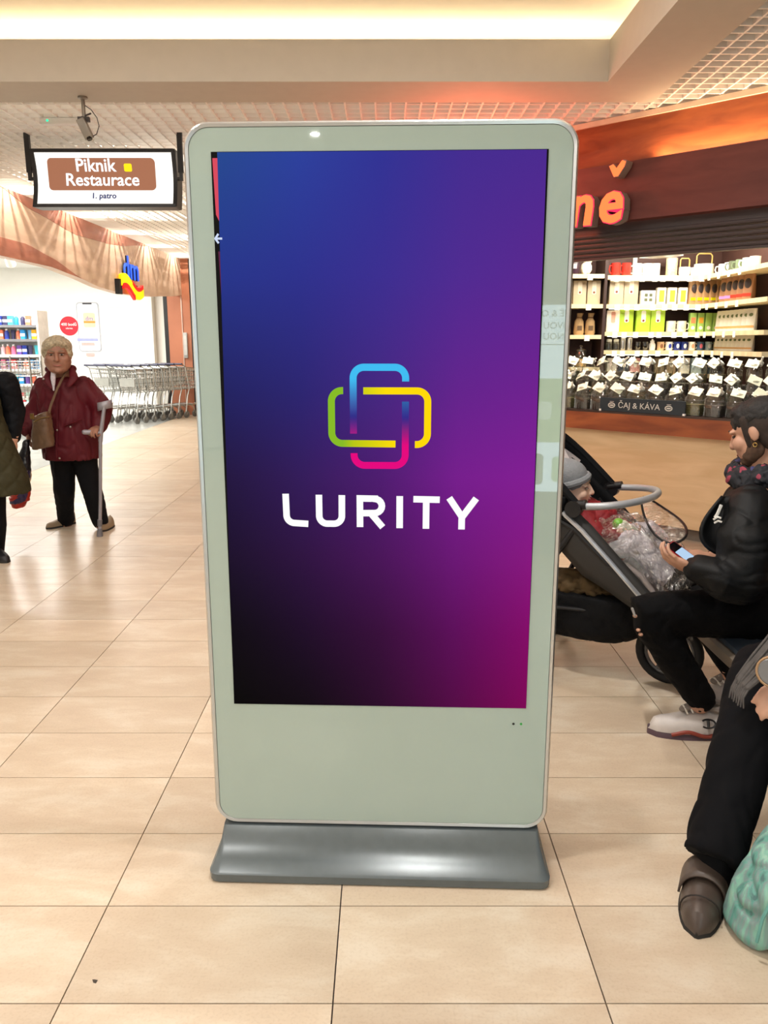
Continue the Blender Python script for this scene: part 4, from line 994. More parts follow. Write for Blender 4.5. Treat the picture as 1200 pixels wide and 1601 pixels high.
def basketpot(w, h, hh, x, lab):
    b = MB().lathe([(w * 0.8, 0), (w, 0.02), (w, h), (w * 0.9, h), (w * 0.85, 0.02)], 18)
    put([M1('pot', b, mat('porcelain', '#f6f4ee', 0.2)), M1('bamboo_handle', MB().tube([(-w * 0.8, 0, h), (-w * 0.8, 0, hh * 0.9), (-w * 0.6, 0, hh), (w * 0.6, 0, hh), (w * 0.8, 0, hh * 0.9), (w * 0.8, 0, h)], 0.006, 6), mat('bamboo', '#c9a45c', 0.5))], 'handled_pot', (x, YF, Z1), lab, 'teapot', GT)
basketpot(0.05, 0.075, 0.15, 2.66, 'small white pot with bamboo handle on the top shelf')
basketpot(0.085, 0.10, 0.19, 2.83, 'large white pot with tall bamboo handle on the top shelf')
put(mug(0.035, 0.07, '#f4f1ec'), 'white_cup', (2.745, 7.30, Z1), 'plain white cup between the two bamboo handled pots', 'cup', GT)
for i, (x, y, c) in enumerate(((2.955, 7.20, '#f3f0e6'), (2.95, 7.06, '#f3f0e6'), (2.93, 6.93, '#57604e'), (2.93, 6.80, '#6b7a62'), (2.93, 6.67, '#e9ebe4'), (2.93, 6.54, '#efece4'))):
    put(mug(0.042, 0.09, c, '#d8b8a8' if i < 2 else None), 'shelf_mug', (x, y, Z1), '%s mug, %s from the corner on the right top shelf' % (('cream', 'cream', 'dark green', 'sage green', 'off white', 'ivory')[i], ORD[i]), 'mug', GT, R(150))
# second shelf
kr2 = carton(0.125, 0.08, 0.215, '#b9a98e', '#dcd2bc', '#7a3428')
for i, x in enumerate((2.06, 2.19)): put(kr2, 'gift_box', (x, YF, Z2), 'tall kraft gift box with red seal, %s of two on the second shelf' % ('left' if i == 0 else 'right'), 'box', G2)
put(carton(0.125, 0.07, 0.12, '#f3f1e6') + [M1('picture', MB().box((x, -0.0358, z), (0.028, 0.002, 0.026)), mat('pic_olive', '#5a6048', 0.5), 0) for x in (-0.02, 0.022) for z in (0.04, 0.08)], 'sampler_box', (2.345, YF, Z2), 'white sampler box with four small pictures', 'box', G2)
yl = carton(0.075, 0.06, 0.145, '#f4f2e8') + [M1('orange_panel', MB().box((0, -0.0308, 0.072), (0.045, 0.002, 0.10)), mat('panel_amber', '#e2aa3c', 0.5), 0)]
for i, x in enumerate((2.465, 2.56, 2.655)): put(yl, 'amber_box', (x, YF, Z2), 'white box with amber panel, %s of three on the second shelf' % ('left', 'middle', 'right')[i], 'box', G2)
for i in range(6): put(pouch(0.092, 0.06, 0.22, '#b08a64', '#f2e800', (0.16, 0.27), '#3a3236'), 'coffee_pouch', (2.755 + i * 0.058, 7.33 - i * 0.005, Z2), 'brown coffee pouch with yellow band, %s from left on the second shelf' % ORD[i], 'bag', G2, R(14))
for i, c in enumerate(('#c98ad0', '#c98ad0', '#e8321e', '#e8321e', '#e8321e')): put(pouch(0.092, 0.06, 0.22, '#a87a58', c, (0.16, 0.27), '#3a3236'), 'coffee_pouch', (2.95, 7.10 - i * 0.115, Z2), 'brown coffee pouch with %s band, %s along the right side shelf' % ('lilac' if i < 2 else 'red', ORD[i]), 'bag', G2, R(-62))
# third shelf
put(carton(0.115, 0.07, 0.185, '#f3e2cc', '#eaa890'), 'pale_carton', (2.045, YF, Z3), 'cream carton with pink panel on the third shelf', 'box', G3)
gc = carton(0.125, 0.07, 0.195, '#a9cc36', '#f2f4dc', '#7a2a28')
for i, x in enumerate((2.165, 2.315, 2.445)): put(gc, 'green_carton', (x, YF, Z3), 'lime green tea carton, %s of three on the third shelf' % ('left', 'middle', 'right')[i], 'box', G3)
for i, x in enumerate((2.575, 2.67)): put(mug(0.042, 0.095, '#ece6d6', '#d8c8b8'), 'cream_mug', (x, YF, Z3), '%s cream mug between green cartons on the third shelf' % ('left' if i == 0 else 'right'), 'mug', G3, 0)
put([M1('tray', MB().box((0, 0, 0.012), (0.12, 0.08, 0.024), bev=0.004), mat('tray_dark', '#2c3326', 0.5)), M1('tray_lip', MB().box((0, -0.041, 0.02), (0.12, 0.004, 0.03)), mat('tray_dark', '#2c3326', 0.5))], 'dark_tray', (2.63, 7.44, Z3 + 0.0005), 'dark green tray behind the cream mugs', 'tray', G3)
for i, (x, c) in enumerate(((2.765, '#e08a5a'), (2.835, '#e8a838'), (2.905, '#a8d060'), (2.97, '#b8d878'))):
    put(carton(0.058, 0.05, 0.165, '#a6cf6a') + [M1('fruit_panel', MB().box((0, -0.0258, 0.10), (0.04, 0.002, 0.05)), mat('fruit_' + c, c, 0.5), 0), M1('white_disc', MB().lathe([(0.016, 0), (0.016, 0.002)], 12, (0, 0.035, 0.025), FACE(0, 0, 0)), M_tagw)], 'slim_carton', (x, YF, Z3), 'slim green tea carton, %s of four on the third shelf' % ORD[i], 'box', G3)
wp = pouch(0.08, 0.05, 0.175, '#f2f0e6', '#e0b070', (0.14, 0.24), None) + [M1('green_motif', MB().ell((0, -0.016, 0.125), (0.018, 0.008, 0.014)), mat('motif_leaf', '#6a7a52', 0.5))]
for i in range(8): put(wp, 'white_pouch', (2.95, 7.14 - i * 0.085, Z3), 'white tea pouch, %s from the corner on the third side shelf' % ORD[i], 'bag', G3, R(-55))
for i in range(8): put(wp, 'white_pouch', (2.95, 7.14 - i * 0.085, Z4 - 0.035 + 0.035), 'white tea pouch, %s from the corner on the fourth side shelf' % ORD[i], 'bag', G4, R(-55)).scale = (0.9, 0.9, 0.72)
# fourth shelf
for i, x in enumerate((2.03, 2.095)): 
    put([M1('jar_glass', MB().lathe([(0.028, 0), (0.03, 0.01), (0.03, 0.06), (0.022, 0.075)], 14), M_jar), M1('jar_cap', MB().lathe([(0.024, 0.075), (0.024, 0.095), (0.01, 0.1)], 14), M_tagw)], 'spice_jar', (x, YF, Z4), '%s small glass spice jar at the left of the fourth shelf' % ('left' if i == 0 else 'right'), 'jar', G4)
for i, x in enumerate((2.155, 2.215)):
    put([M1('flask_body', MB().lathe([(0.025, 0), (0.026, 0.005), (0.026, 0.10), (0.018, 0.115)], 14), mat('flask_steel', '#b8b6b0', 0.25, 0.8)), M1('flask_cap', MB().lathe([(0.019, 0.115), (0.019, 0.135), (0.008, 0.14)], 12), mat('flask_dark', '#3a3634', 0.4))], 'steel_flask', (x, YF, Z4), '%s steel flask on the fourth shelf' % ('left' if i == 0 else 'right'), 'flask', G4)
for i, x in enumerate((2.29, 2.355)):
    put([M1('goblet_bowl', MB().lathe([(0.02, 0), (0.028, 0.02), (0.03, 0.06), (0.027, 0.075)], 14, caps=False), clear('smoke_glass', (0.45, 0.43, 0.40), 0.15, 0.05, 0.5)), M1('base_disc', MB().lathe([(0.024, 0), (0.024, 0.006)], 14), clear('smoke_glass', (0.45, 0.43, 0.40)))], 'smoked_glass', (x, YF, Z4), '%s smoked tea glass on the fourth shelf' % ('left' if i == 0 else 'right'), 'glass', G4)
put([M1('jug', MB().lathe([(0.026, 0), (0.03, 0.02), (0.03, 0.05), (0.018, 0.07), (0.02, 0.085)], 14), mat('porcelain', '#f6f4ee', 0.2)), M1('knob', MB().ell((0, 0, 0.09), (0.01, 0.01, 0.01)), mat('porcelain', '#f6f4ee', 0.2))], 'white_jug', (2.42, YF, Z4), 'small white lidded jug on the fourth shelf', 'jug', G4)
for i, (x, c, m_, nm) in enumerate(((2.49, '#d8b488', '#8a5a3a', 'tan'), (2.565, '#f2efe8', '#2a3a9a', 'white mug with blue print'), (2.635, '#2c3a8c', '#f0f0f0', 'royal blue'), (2.70, '#26347c', '#e8e8e8', 'navy'), (2.77, '#efe6d6', '#d89a70', 'cream'), (2.845, '#46607e', '#d86a7c', 'slate blue'), (2.92, '#a8bcc0', '#f4f4f4', 'ice blue'), (2.995, '#e4dcb0', '#8a8468', 'straw yellow'))):
    put(mug(0.031, 0.075, c, m_), 'small_mug', (x, YF - 0.02, Z4), 'small %s%s on the fourth shelf' % (nm, '' if 'mug' in nm else ' mug with motif'), 'mug', G4, R(0))
# low shelf half hidden by jars
for i, (x, c, nm) in enumerate(((2.06, '#d8d2c6', 'grey'), (2.17, '#2c3a4c', 'dark blue'), (2.27, '#c88f8a', 'salmon'), (2.38, '#3a2a26', 'dark brown'), (2.49, '#6a5a40', 'olive'), (2.60, '#8a7458', 'khaki'), (2.72, '#e8e2d6', 'off white'), (2.83, '#b8ccd0', 'pale blue'), (2.94, '#3a4a52', 'petrol'))):
    put(carton(0.085, 0.06, 0.14, c, '#efe9d8'), 'low_carton', (x, YF, 1.18), '%s tea carton on the shelf behind the jars' % nm, 'box', 'cartons behind the tea jars')

# ================================================================ figure building
M_skin = mat('skin_light', '#c99a80', 0.5, var=0.06, scale=20)
M_skin2 = mat('skin_warm', '#b78a72', 0.5, var=0.08, scale=20)
M_skin3 = mat('skin_child', '#e6bfa8', 0.5, var=0.04, scale=20)
M_eyew = mat('eye_white', '#a89d92', 0.3)
M_eyed = mat('eye_dark', '#2a211c', 0.2)
M_lip = mat('lip', '#a5645a', 0.5)
def hframe(c, f, H, up=(0, 0, 1)):
    f = Vector(f).normalized(); up = Vector(up); u = (up - f * up.dot(f)).normalized(); s = f.cross(u)
    M = Matrix.Identity(4)
    for i in range(3): M[i][0], M[i][1], M[i][2], M[i][3] = s[i] * H, f[i] * H, u[i] * H, c[i]
    return M
def head(mb, M, jowl=0.0):
    def E(c, r): mb.merge(MB().ell(c, r, None, 20, 12), M)
    E((0, -0.08, 0.13), (0.345, 0.43, 0.37)); E((0, 0.10, -0.16), (0.275 + jowl, 0.30, 0.33)); E((0, 0.16, -0.33), (0.19 + jowl, 0.21, 0.17))
    for s in (-1, 1):
        E((0.17 * s, 0.24, -0.09), (0.12 + jowl * 0.4, 0.13, 0.13)); E((0.345 * s, -0.05, -0.01), (0.028, 0.075, 0.115)); E((0.13 * s, 0.31, 0.11), (0.12, 0.07, 0.045))
    mb.merge(MB().limb([(0, 0.37, 0.07), (0, 0.42, -0.04), (0, 0.44, -0.10)], [0.04, 0.05, 0.062], 10), M)
    for s in (-1, 1): E((0.05 * s, 0.40, -0.115), (0.035, 0.04, 0.03))
    E((0, 0.33, -0.25), (0.12, 0.07, 0.05)); E((0, 0.33, -0.40), (0.10, 0.07, 0.07))
def face(root, M, brow='#6b5a48', lip=M_lip, smile=0.0, ey=0.345, ew=M_eyew):
    for s in (-1, 1):
        e = part('eye', MB().merge(MB().ell((0.135 * s, ey, 0.035), (0.052, 0.033, 0.022)), M), ew, root)
        part('iris', MB().merge(MB().ell((0.135 * s, ey + 0.027, 0.035), (0.026, 0.014, 0.021)), M), M_eyed, e)
        part('eyebrow', MB().merge(MB().limb([(0.06 * s, 0.385, 0.125), (0.14 * s, 0.375, 0.145), (0.22 * s, 0.315, 0.12)], [0.014, 0.016, 0.01], 6), M), mat('brow' + brow, brow, 0.8), root)
    part('mouth', MB().merge(MB().limb([(-0.10, 0.375, -0.25 + smile), (0, 0.402, -0.262), (0.10, 0.375, -0.25 + smile)], [0.012, 0.02, 0.012], 8), M), lip, root)
def hand(mb, wrist, d, nrm, curl=60, L=1.0, side=1):
    """wrist point, finger direction, direction the palm faces; fingers close towards the palm"""
    d = Vector(d).normalized(); nrm = Vector(nrm); nrm = (nrm - d * nrm.dot(d)).normalized(); x = d.cross(nrm) * side
    M = Matrix.Identity(4)
    for i in range(3): M[i][0], M[i][1], M[i][2], M[i][3] = x[i] * L, d[i] * L, nrm[i] * L, wrist[i]
    mb.merge(MB().limb([(0, -0.03, 0), (0, 0.015, 0)], [0.026, 0.027], 10, flat=0.8), M)
    mb.merge(MB().ell((0, 0.048, 0), (0.043, 0.052, 0.017)), M)
    for i, ln in enumerate((0.072, 0.080, 0.074, 0.058)):
        p = Vector((0.033 - 0.0222 * i, 0.088 - (0.006 if i in (0, 3) else 0), 0)); pts = [p.copy()]; a = R(curl * 0.25)
        for k in (0.45, 0.32, 0.26):
            p = p + Vector((0, math.cos(a), math.sin(a))) * ln * k; pts.append(p.copy()); a += R(curl * 0.5)
        mb.merge(MB().limb(pts, [0.0092, 0.0085, 0.008, 0.0068], 8), M)
    mb.merge(MB().limb([(0.03, 0.022, 0.004), (0.052, 0.05, 0.018), (0.05, 0.078, 0.034), (0.04, 0.098, 0.044)], [0.015, 0.0115, 0.0095, 0.008], 8), M)
def shoe(heel, toe, w, hh, ht, cuff=0.0, sole=0.022):
    """upper and sole of a shoe from heel point to toe point on the ground"""
    heel, toe = Vector(heel), Vector(toe); d = (toe - heel); Ln = d.length; d.normalize(); sd = d.cross(Vector((0, 0, 1)))
    def secs(fw, fh, z0):
        rings = []
        for k in range(13):
            s = k / 12
            wid = w * (0.62 + 0.38 * math.sin(PI * min(1, max(0, s * 0.95 + 0.12)) ** 1.2)) * fw
            e = math.sqrt(max(0.0, 1 - ((s - 0.5) / 0.5) ** 8)); wid *= max(0.12, e)
            top = (hh + (ht - hh) * min(1, (s / 0.75)) ** 1.1) * (max(0.25, e) if s > 0.5 else 1)
            top = fh(s, top)
            c = heel + d * (Ln * s); ring = []
            for j in range(12):
                a = PI * j / 11; ring.append(c + sd * (wid * math.cos(a)) + Vector((0, 0, z0 + max(0.002, top - z0) * math.sin(a) ** 0.75)))
            rings.append(ring)
        return rings
    up = MB().loft(secs(1.0, lambda s, t: t, sole * 0.6))
    so = MB().loft([[Vector((p.x, p.y, p.z)) for p in r] for r in secs(1.07, lambda s, t: sole, 0.0)])
    return up, so

# ================================================================ woman in the red coat
W = thing('person', (-2.45, 6.12, 0), 'person in a dark red coat with tan handbag leaning on a crutch', 'person')
wh = hframe((-2.421, 6, 1.368), (0.30, -0.95, -0.04), 0.265)
b = MB(); head(b, wh, 0.085)
b.limb([(-2.432, 6.05, 1.315), (-2.446, 6.12, 1.189)], [0.075, 0.085])
b.limb([(-2.444, 6.12, 1.151), (-2.427, 6.12, 0.956), (-2.423, 6.12, 0.759)], [0.11, 0.12, 0.11])
b.limb([(-2.479, 6.12, 1.141), (-2.602, 6.11, 1.141), (-2.676, 6.1, 0.934), (-2.699, 6, 0.793)], [0.08, 0.05, 0.042, 0.03])
b.limb([(-2.411, 6.12, 1.141), (-2.261, 6.11, 1.141), (-2.14, 6.06, 0.961), tuple(Vector((-2.151, 5.88, 0.811)) + Vector((0.01, 0.10, 0.03)))], [0.08, 0.05, 0.042, 0.03])
for q in (((-2.498, 6.12, 0.635), (-2.516, 6.15, 0.326), (-2.582, 6.29, 0.02)), ((-2.339, 6.12, 0.635), (-2.293, 6.12, 0.332), (-2.258, 6.17, 0.037))): b.limb(q, [0.09, 0.06, 0.045])
hand(b, (-2.693, 6, 0.807), (0.05, -0.1, -1), (1, 0.2, 0), 75, 0.95, -1)
hand(b, tuple(Vector((-2.151, 5.88, 0.811)) + Vector((0, 0.085, 0.028))), (-0.05, -1, -0.15), (0, -0.1, -1), 110, 0.95, 1)
blob('body', b, mat('skin_aged', '#9c6f5a', 0.55, var=0.1, scale=22), W, vox=0.0048, smooth=3)
face(W, wh, '#8a7762')
hr = MB()
for c, r in (((0, -0.11, 0.19), (0.405, 0.44, 0.36)), ((-0.31, 0.0, 0.10), (0.10, 0.18, 0.20)), ((0.31, 0.0, 0.10), (0.10, 0.18, 0.20)), ((0, -0.30, -0.05), (0.30, 0.22, 0.28))):
    hr.merge(MB().ell(c, r), wh)
hr.merge(MB().limb([(-0.34, 0.08, 0.20), (-0.22, 0.26, 0.34), (0.0, 0.33, 0.37), (0.18, 0.29, 0.31), (0.33, 0.12, 0.14)], [0.07, 0.085, 0.085, 0.085, 0.07], 10), wh)
blob('hair', hr, mat('hair_blond', '#bcae92', 0.7, var=0.3, scale=60, bump=0.8, bscale=90), W, vox=0.009, smooth=4, fold=0.008, fscale=48, fstretch=(1, 0.6, 0.35), crease=0.6)
ct = MB()
ct.body([(*(-2.442, 6.1, 1.204), 0.085, 0.085), (*(-2.434, 6.1, 1.176), 0.15, 0.105), (*(-2.433, 6.1, 1.137), 0.205, 0.13), (*(-2.431, 6.1, 1.045), 0.215, 0.15), (*(-2.428, 6.1, 0.909), 0.22, 0.165), (*(-2.42, 6.1, 0.762), 0.225, 0.172), (*(-2.415, 6.1, 0.648), 0.228, 0.175), (*(-2.415, 6.1, 0.583), 0.226, 0.172)], 28)
ct.limb([(-2.583, 6.11, 1.132), (-2.68, 6.1, 0.934), (-2.697, 6.01, 0.811)], [0.078, 0.072, 0.058], 14)
ct.limb([(-2.281, 6.11, 1.132), (-2.14, 6.06, 0.961), (-2.159, 5.99, 0.837)], [0.082, 0.082, 0.062], 14)
M_red = mat('red_coat', '#560c19', 0.6, var=0.12, scale=6, bump=0.1, bscale=150, spec=0.3)
blob('coat', ct, M_red, W, vox=0.011, smooth=4, fold=0.014, fscale=7, fstretch=(1.4, 1.4, 0.5))
cl = MB()
cl.limb([(-2.504, 6.04, 1.259), (-2.51, 5.97, 1.196), (-2.465, 5.94, 1.132)], [0.02, 0.032, 0.018], 10, flat=0.5)
cl.limb([(-2.34, 6.04, 1.269), (-2.3, 5.97, 1.205), (-2.331, 5.94, 1.151)], [0.025, 0.035, 0.02], 10, flat=0.5)
cl.limb([(-2.522, 6.06, 1.263), (-2.485, 6.2, 1.273), (-2.339, 6.06, 1.268)], [0.03, 0.035, 0.03], 10)
blob('collar', cl, M_red, W, vox=0.008, smooth=3)
blob('shirt', MB().limb([(-2.447, 5.975, 1.28), (-2.45, 5.955, 1.206), (-2.448, 5.94, 1.113)], [0.018, 0.02, 0.008], 10), mat('shirt_lilac', '#cfc8d0', 0.7, var=0.2, scale=120), W, vox=0.006)
for u, v in ((69, 592), (79, 628), (88, 672), (84, 640)): pass
for q in ((-2.518, 5.945, 1.197), (-2.441, 5.92, 0.821), (-2.339, 5.92, 0.845), (-2.44, 5.92, 0.609)): part('snap_button', MB().ell(q, (0.008, 0.006, 0.008)), mat('snap_silver', '#b8b4ae', 0.3, 0.8), W)
for q in ((((-2.378, 5.925, 0.854)), ((-2.264, 5.935, 0.896))),): part('pocket_flap', MB().limb([q[0], q[1]], [0.010, 0.010], 8, flat=0.5), M_red, W)
part('front_placket', MB().tube([(-2.432, 5.945, 1.103), (-2.438, 5.925, 0.878), (-2.466, 5.925, 0.618)], 0.009, 6, flat=0.6), M_red, W)
tr = MB()
tr.ell((-2.417, 6.12, 0.66), (0.19, 0.13, 0.09))
tr.limb([(-2.491, 6.12, 0.66), (-2.525, 6.16, 0.325), (-2.584, 6.29, 0.052)], [0.105, 0.08, 0.066], 14)
tr.limb([(-2.342, 6.12, 0.66), (-2.297, 6.13, 0.33), (-2.264, 6.18, 0.061)], [0.105, 0.08, 0.066], 14)
M_navy = mat('navy_trousers', '#07080d', 0.75, var=0.15, scale=8, spec=0.2)
blob('trousers', tr, M_navy, W, vox=0.011, smooth=4, fold=0.006, fscale=10, fstretch=(1, 1, 0.6))
M_tan = mat('tan_shoe', '#8f7a5e', 0.6); M_solek = mat('shoe_sole_black', '#1b1917', 0.7)
for q0, q1 in (((-2.560, 6.42, 0), (-2.70, 6.17, 0)), ((-2.235, 6.33, 0), (-2.225, 6.08, 0))):
    u_, s_ = shoe(q0, q1, 0.05, 0.085, 0.05); a = part('shoe', u_, M_tan, W); part('sole', s_, M_solek, a)
# crutch
CR = thing('crutch', (-2.189, 5.938, 0), 'grey forearm crutch held by the person in red', 'crutch')
M_crg = mat('crutch_grey', '#9a98a0', 0.4, 0.3); M_crd = mat('crutch_dark', '#6e6c70', 0.6)
part('shaft', MB().tube([(-2.189, 5.94, 0.02), (-2.16, 5.93, 0.293), (-2.116, 5.9, 0.737)], [0.0125, 0.0125, 0.0135], 10), M_crg, CR)
part('foot_tip', MB().tube([(-2.189, 5.938, 0), (-2.186, 5.94, 0.06)], [0.024, 0.018], 12), M_crd, CR)
part('adjuster', MB().tube([(-2.18, 5.94, 0.131), (-2.184, 5.94, 0.08)], 0.018, 12), M_crd, CR)
part('upper_post', MB().tube([(-2.116, 5.9, 0.737), (-2.104, 5.9, 0.823), (-2.078, 5.93, 0.996)], [0.016, 0.016, 0.013], 10), M_crg, CR)
part('hand_grip', MB().limb([(-2.111, 5.9, 0.804), (-2.214, 5.86, 0.813)], [0.017, 0.019], 12), M_crg, CR)
cf = MB().grid(lambda u, v: tuple(Vector((-2.087, 5.97, 1.002)) + Vector((0.055 * math.cos(R(150 + 240 * u)), 0.055 * math.sin(R(150 + 240 * u)), 0.06 * (v - 0.5) + 0.012 * math.cos(R(150 + 240 * u))))), 14, 2)
o = part('forearm_cuff', cf, M_crg, CR); md = o.modifiers.new('thick', 'SOLIDIFY'); md.thickness = 0.008
# handbag
HB = thing('handbag', (-2.519, 5.86, 0.685), 'tan leather crossbody handbag hanging over the red coat', 'handbag')
M_bag = mat('tan_leather', '#6f5640', 0.5, var=0.12, scale=10, bump=0.2, bscale=50)
A_, B_, C_, D_ = [Vector(q) for q in ((-2.577, 5.86, 0.931), (-2.461, 5.86, 0.969), (-2.446, 5.86, 0.709), (-2.61, 5.86, 0.68))]
bb_ = MB(); rings = []
for k in range(7):
    t = k / 6; l, r_ = A_.lerp(D_, t), B_.lerp(C_, t); th = 0.035 + 0.03 * math.sin(PI * (0.2 + 0.7 * t)); ring = []
    for j in range(16):
        a = 2 * PI * j / 16; c, s = math.cos(a), math.sin(a)
        p = l.lerp(r_, 0.5 + 0.5 * math.copysign(abs(c) ** 0.5, c)); ring.append(p + Vector((0, th * math.copysign(abs(s) ** 0.6, s), 0)))
    rings.append(ring)
blob('bag_body', bb_.loft(rings), M_bag, HB, vox=0.008, smooth=5, fold=0.006, fscale=16)
part('strap', MB().tube([(-2.463, 5.85, 0.951), (-2.451, 5.88, 1.014), (-2.414, 5.93, 1.132), (-2.365, 5.99, 1.251), (-2.365, 6.08, 1.277)], 0.012, 6, flat=0.4), M_bag, HB)
part('zip', MB().tube([(-2.555, 5.8, 0.895), (-2.494, 5.795, 0.923), (-2.439, 5.8, 0.932)], 0.004, 6), mat('brass', '#c9a76a', 0.3, 0.8), HB)
part('buckle', MB().bb((-2.575, 5.79, 0.915), (-2.55, 5.80, 0.955)), mat('brass', '#c9a76a', 0.3, 0.8), HB)
# carrier bag in the other hand
PB = thing('carrier_bag', (-2.763, 5.9, 0.215), 'black topped plastic carrier bag with red and violet print', 'bag')
def cbag(v0, v1, ul0, ur0, ul1, ur1, th0, th1):
    rings = []
    for k in range(8):
        t = k / 7; ring = []
        l = Vector(v0[0]).lerp(Vector(v1[0]), t); r_ = Vector(v0[1]).lerp(Vector(v1[1]), t); th = th0 + (th1 - th0) * t
        for j in range(16):
            a = 2 * PI * j / 16; c, s = math.cos(a), math.sin(a)
            ring.append(l.lerp(r_, 0.5 + 0.5 * c) + Vector((0, th * s, 0)))
        rings.append(ring)
    return MB().loft(rings)
blob('bag_top', cbag(((-2.702, 5.93, 0.743), (-2.657, 5.93, 0.753)), ((-2.783, 5.9, 0.505), (-2.657, 5.9, 0.515)), 0, 0, 0, 0, 0.02, 0.07), mat('bag_black', '#15141a', 0.35), PB, vox=0.008, smooth=3, fold=0.006, fscale=20)
def print_mat():
    m = bpy.data.materials.new('bag_print'); m.use_nodes = True; N = m.node_tree.nodes; L = m.node_tree.links; b = N['Principled BSDF']
    tc = N.new('ShaderNodeTexCoord'); v = N.new('ShaderNodeTexVoronoi'); v.inputs['Scale'].default_value = 11
    L.new(tc.outputs['Object'], v.inputs['Vector']); r = N.new('ShaderNodeValToRGB'); r.color_ramp.interpolation = 'CONSTANT'
    e = r.color_ramp.elements; e[0].color = (*rgb('#2d2450'), 1); e[1].position = 0.45; e[1].color = (*rgb('#b9321f'), 1)
    x = e.new(0.7); x.color = (*rgb('#3a2f66'), 1); x = e.new(0.86); x.color = (*rgb('#b9a68a'), 1)
    sx = N.new('ShaderNodeSeparateColor'); L.new(v.outputs['Color'], sx.inputs[0]); L.new(sx.outputs[0], r.inputs['Fac']); L.new(r.outputs['Color'], b.inputs['Base Color']); b.inputs['Roughness'].default_value = 0.3
    return m
blob('printed_body', cbag(((-2.782, 5.9, 0.515), (-2.656, 5.9, 0.525)), ((-2.831, 5.9, 0.269), (-2.693, 5.9, 0.284)), 0, 0, 0, 0, 0.07, 0.085), print_mat(), PB, vox=0.008, smooth=3, fold=0.008, fscale=18)
blob('red_bottom', cbag(((-2.831, 5.9, 0.319), (-2.688, 5.9, 0.338)), ((-2.819, 5.9, 0.235), (-2.732, 5.9, 0.235)), 0, 0, 0, 0, 0.088, 0.06), mat('bag_red', '#b8281a', 0.3, var=0.3, scale=30), PB, vox=0.008, smooth=3, fold=0.006, fscale=18)

# ================================================================ person cut by the left edge
Q = thing('person', (-2.80, 5.30, 0), 'person in an olive quilted coat with navy sleeves at the left edge', 'person')
qh = hframe((-2.74, 5.32, 1.50), (-0.5, 0.85, 0), 0.225)
b = MB(); head(b, qh)
b.limb([(-2.74, 5.32, 1.42), (-2.74, 5.31, 1.30)], [0.06, 0.065]); b.limb([(-2.74, 5.30, 1.22), (-2.74, 5.30, 0.75)], [0.12, 0.13])
b.limb([(-2.68, 5.36, 1.20), (-2.532, 5.4, 1.18), (-2.498, 5.42, 1.006), (-2.515, 5.38, 0.819)], [0.06, 0.05, 0.042, 0.03]); b.limb([(-2.84, 5.30, 1.2), (-2.92, 5.30, 1.17), (-3.02, 5.28, 0.95), (-3.0, 5.2, 0.72)], [0.06, 0.05, 0.042, 0.03])
hand(b, (-2.515, 5.37, 0.82), (0.0, -0.1, -1), (-1, 0.1, 0), 60, 0.95, 1); hand(b, (-3.0, 5.2, 0.71), (0, -0.1, -1), (1, 0, 0), 50, 0.95, -1)
LG = [((-2.66, 5.3, 0.485), (-2.65, 5.3, 0.239), (-2.704, 5.36, 0.033)), ((-2.93, 5.32, 0.5), (-2.96, 5.33, 0.3), (-2.97, 5.36, 0.09))]
for q in LG: b.limb(q, [0.07, 0.05, 0.038])
blob('body', b, M_skin, Q, vox=0.006, smooth=3)
face(Q, qh)
hr = MB()
for c, r in (((0, -0.10, 0.17), (0.39, 0.45, 0.38)), ((0, -0.25, -0.15), (0.33, 0.25, 0.35))): hr.merge(MB().ell(c, r), qh)
blob('hair', hr, mat('hair_brown', '#4a382c', 0.6, var=0.2, scale=40), Q, vox=0.01, smooth=3, fold=0.006, fscale=24)
ct = MB().body([(-2.74, 5.29, 1.32, 0.07, 0.07), (-2.74, 5.29, 1.27, 0.14, 0.10), (-2.74, 5.29, 1.18, 0.185, 0.14), (-2.74, 5.28, 0.98, 0.20, 0.16), (-2.73, 5.27, 0.80, 0.245, 0.19), (-2.72, 5.27, 0.58, 0.315, 0.22), (-2.72, 5.27, 0.47, 0.325, 0.22)], 28)
me = blob('coat', ct, None, vox=0.011, smooth=4)
for v_ in me.vertices:            # diamond quilting stitched into the shell
    p = v_.co; a = math.atan2(p.y - 5.31, p.x + 2.74) * 0.2; q1 = (a + p.z * 0.75) / 0.085; q2 = (a - p.z * 0.75) / 0.085
    k = min(abs(q1 - round(q1)), abs(q2 - round(q2))); v_.co += v_.normal * (0.010 * (min(k, 0.25) / 0.25) ** 0.6 - 0.006)
me.transform(WM[Q.name].inverted()); link('coat', me, mat('olive_quilt', '#36331f', 0.7, var=0.1, spec=0.25), Q)
M_nav2 = mat('navy_sleeve', '#06080e', 0.7, var=0.15, spec=0.2)
blob('sleeve', MB().limb([(-2.531, 5.38, 1.189), (-2.515, 5.42, 1.006), (-2.527, 5.39, 0.835)], [0.088, 0.072, 0.052], 14), M_nav2, Q, vox=0.01, fold=0.008, fscale=10)
blob('sleeve', MB().limb([(-2.89, 5.30, 1.19), (-3.02, 5.28, 0.95), (-3.0, 5.2, 0.74)], [0.09, 0.068, 0.05], 14), M_nav2, Q, vox=0.01, fold=0.008, fscale=10)
tr = MB()
for q in LG: tr.limb(q, [0.085, 0.06, 0.05], 12)
blob('trousers', tr, M_navy, Q, vox=0.01, smooth=3)
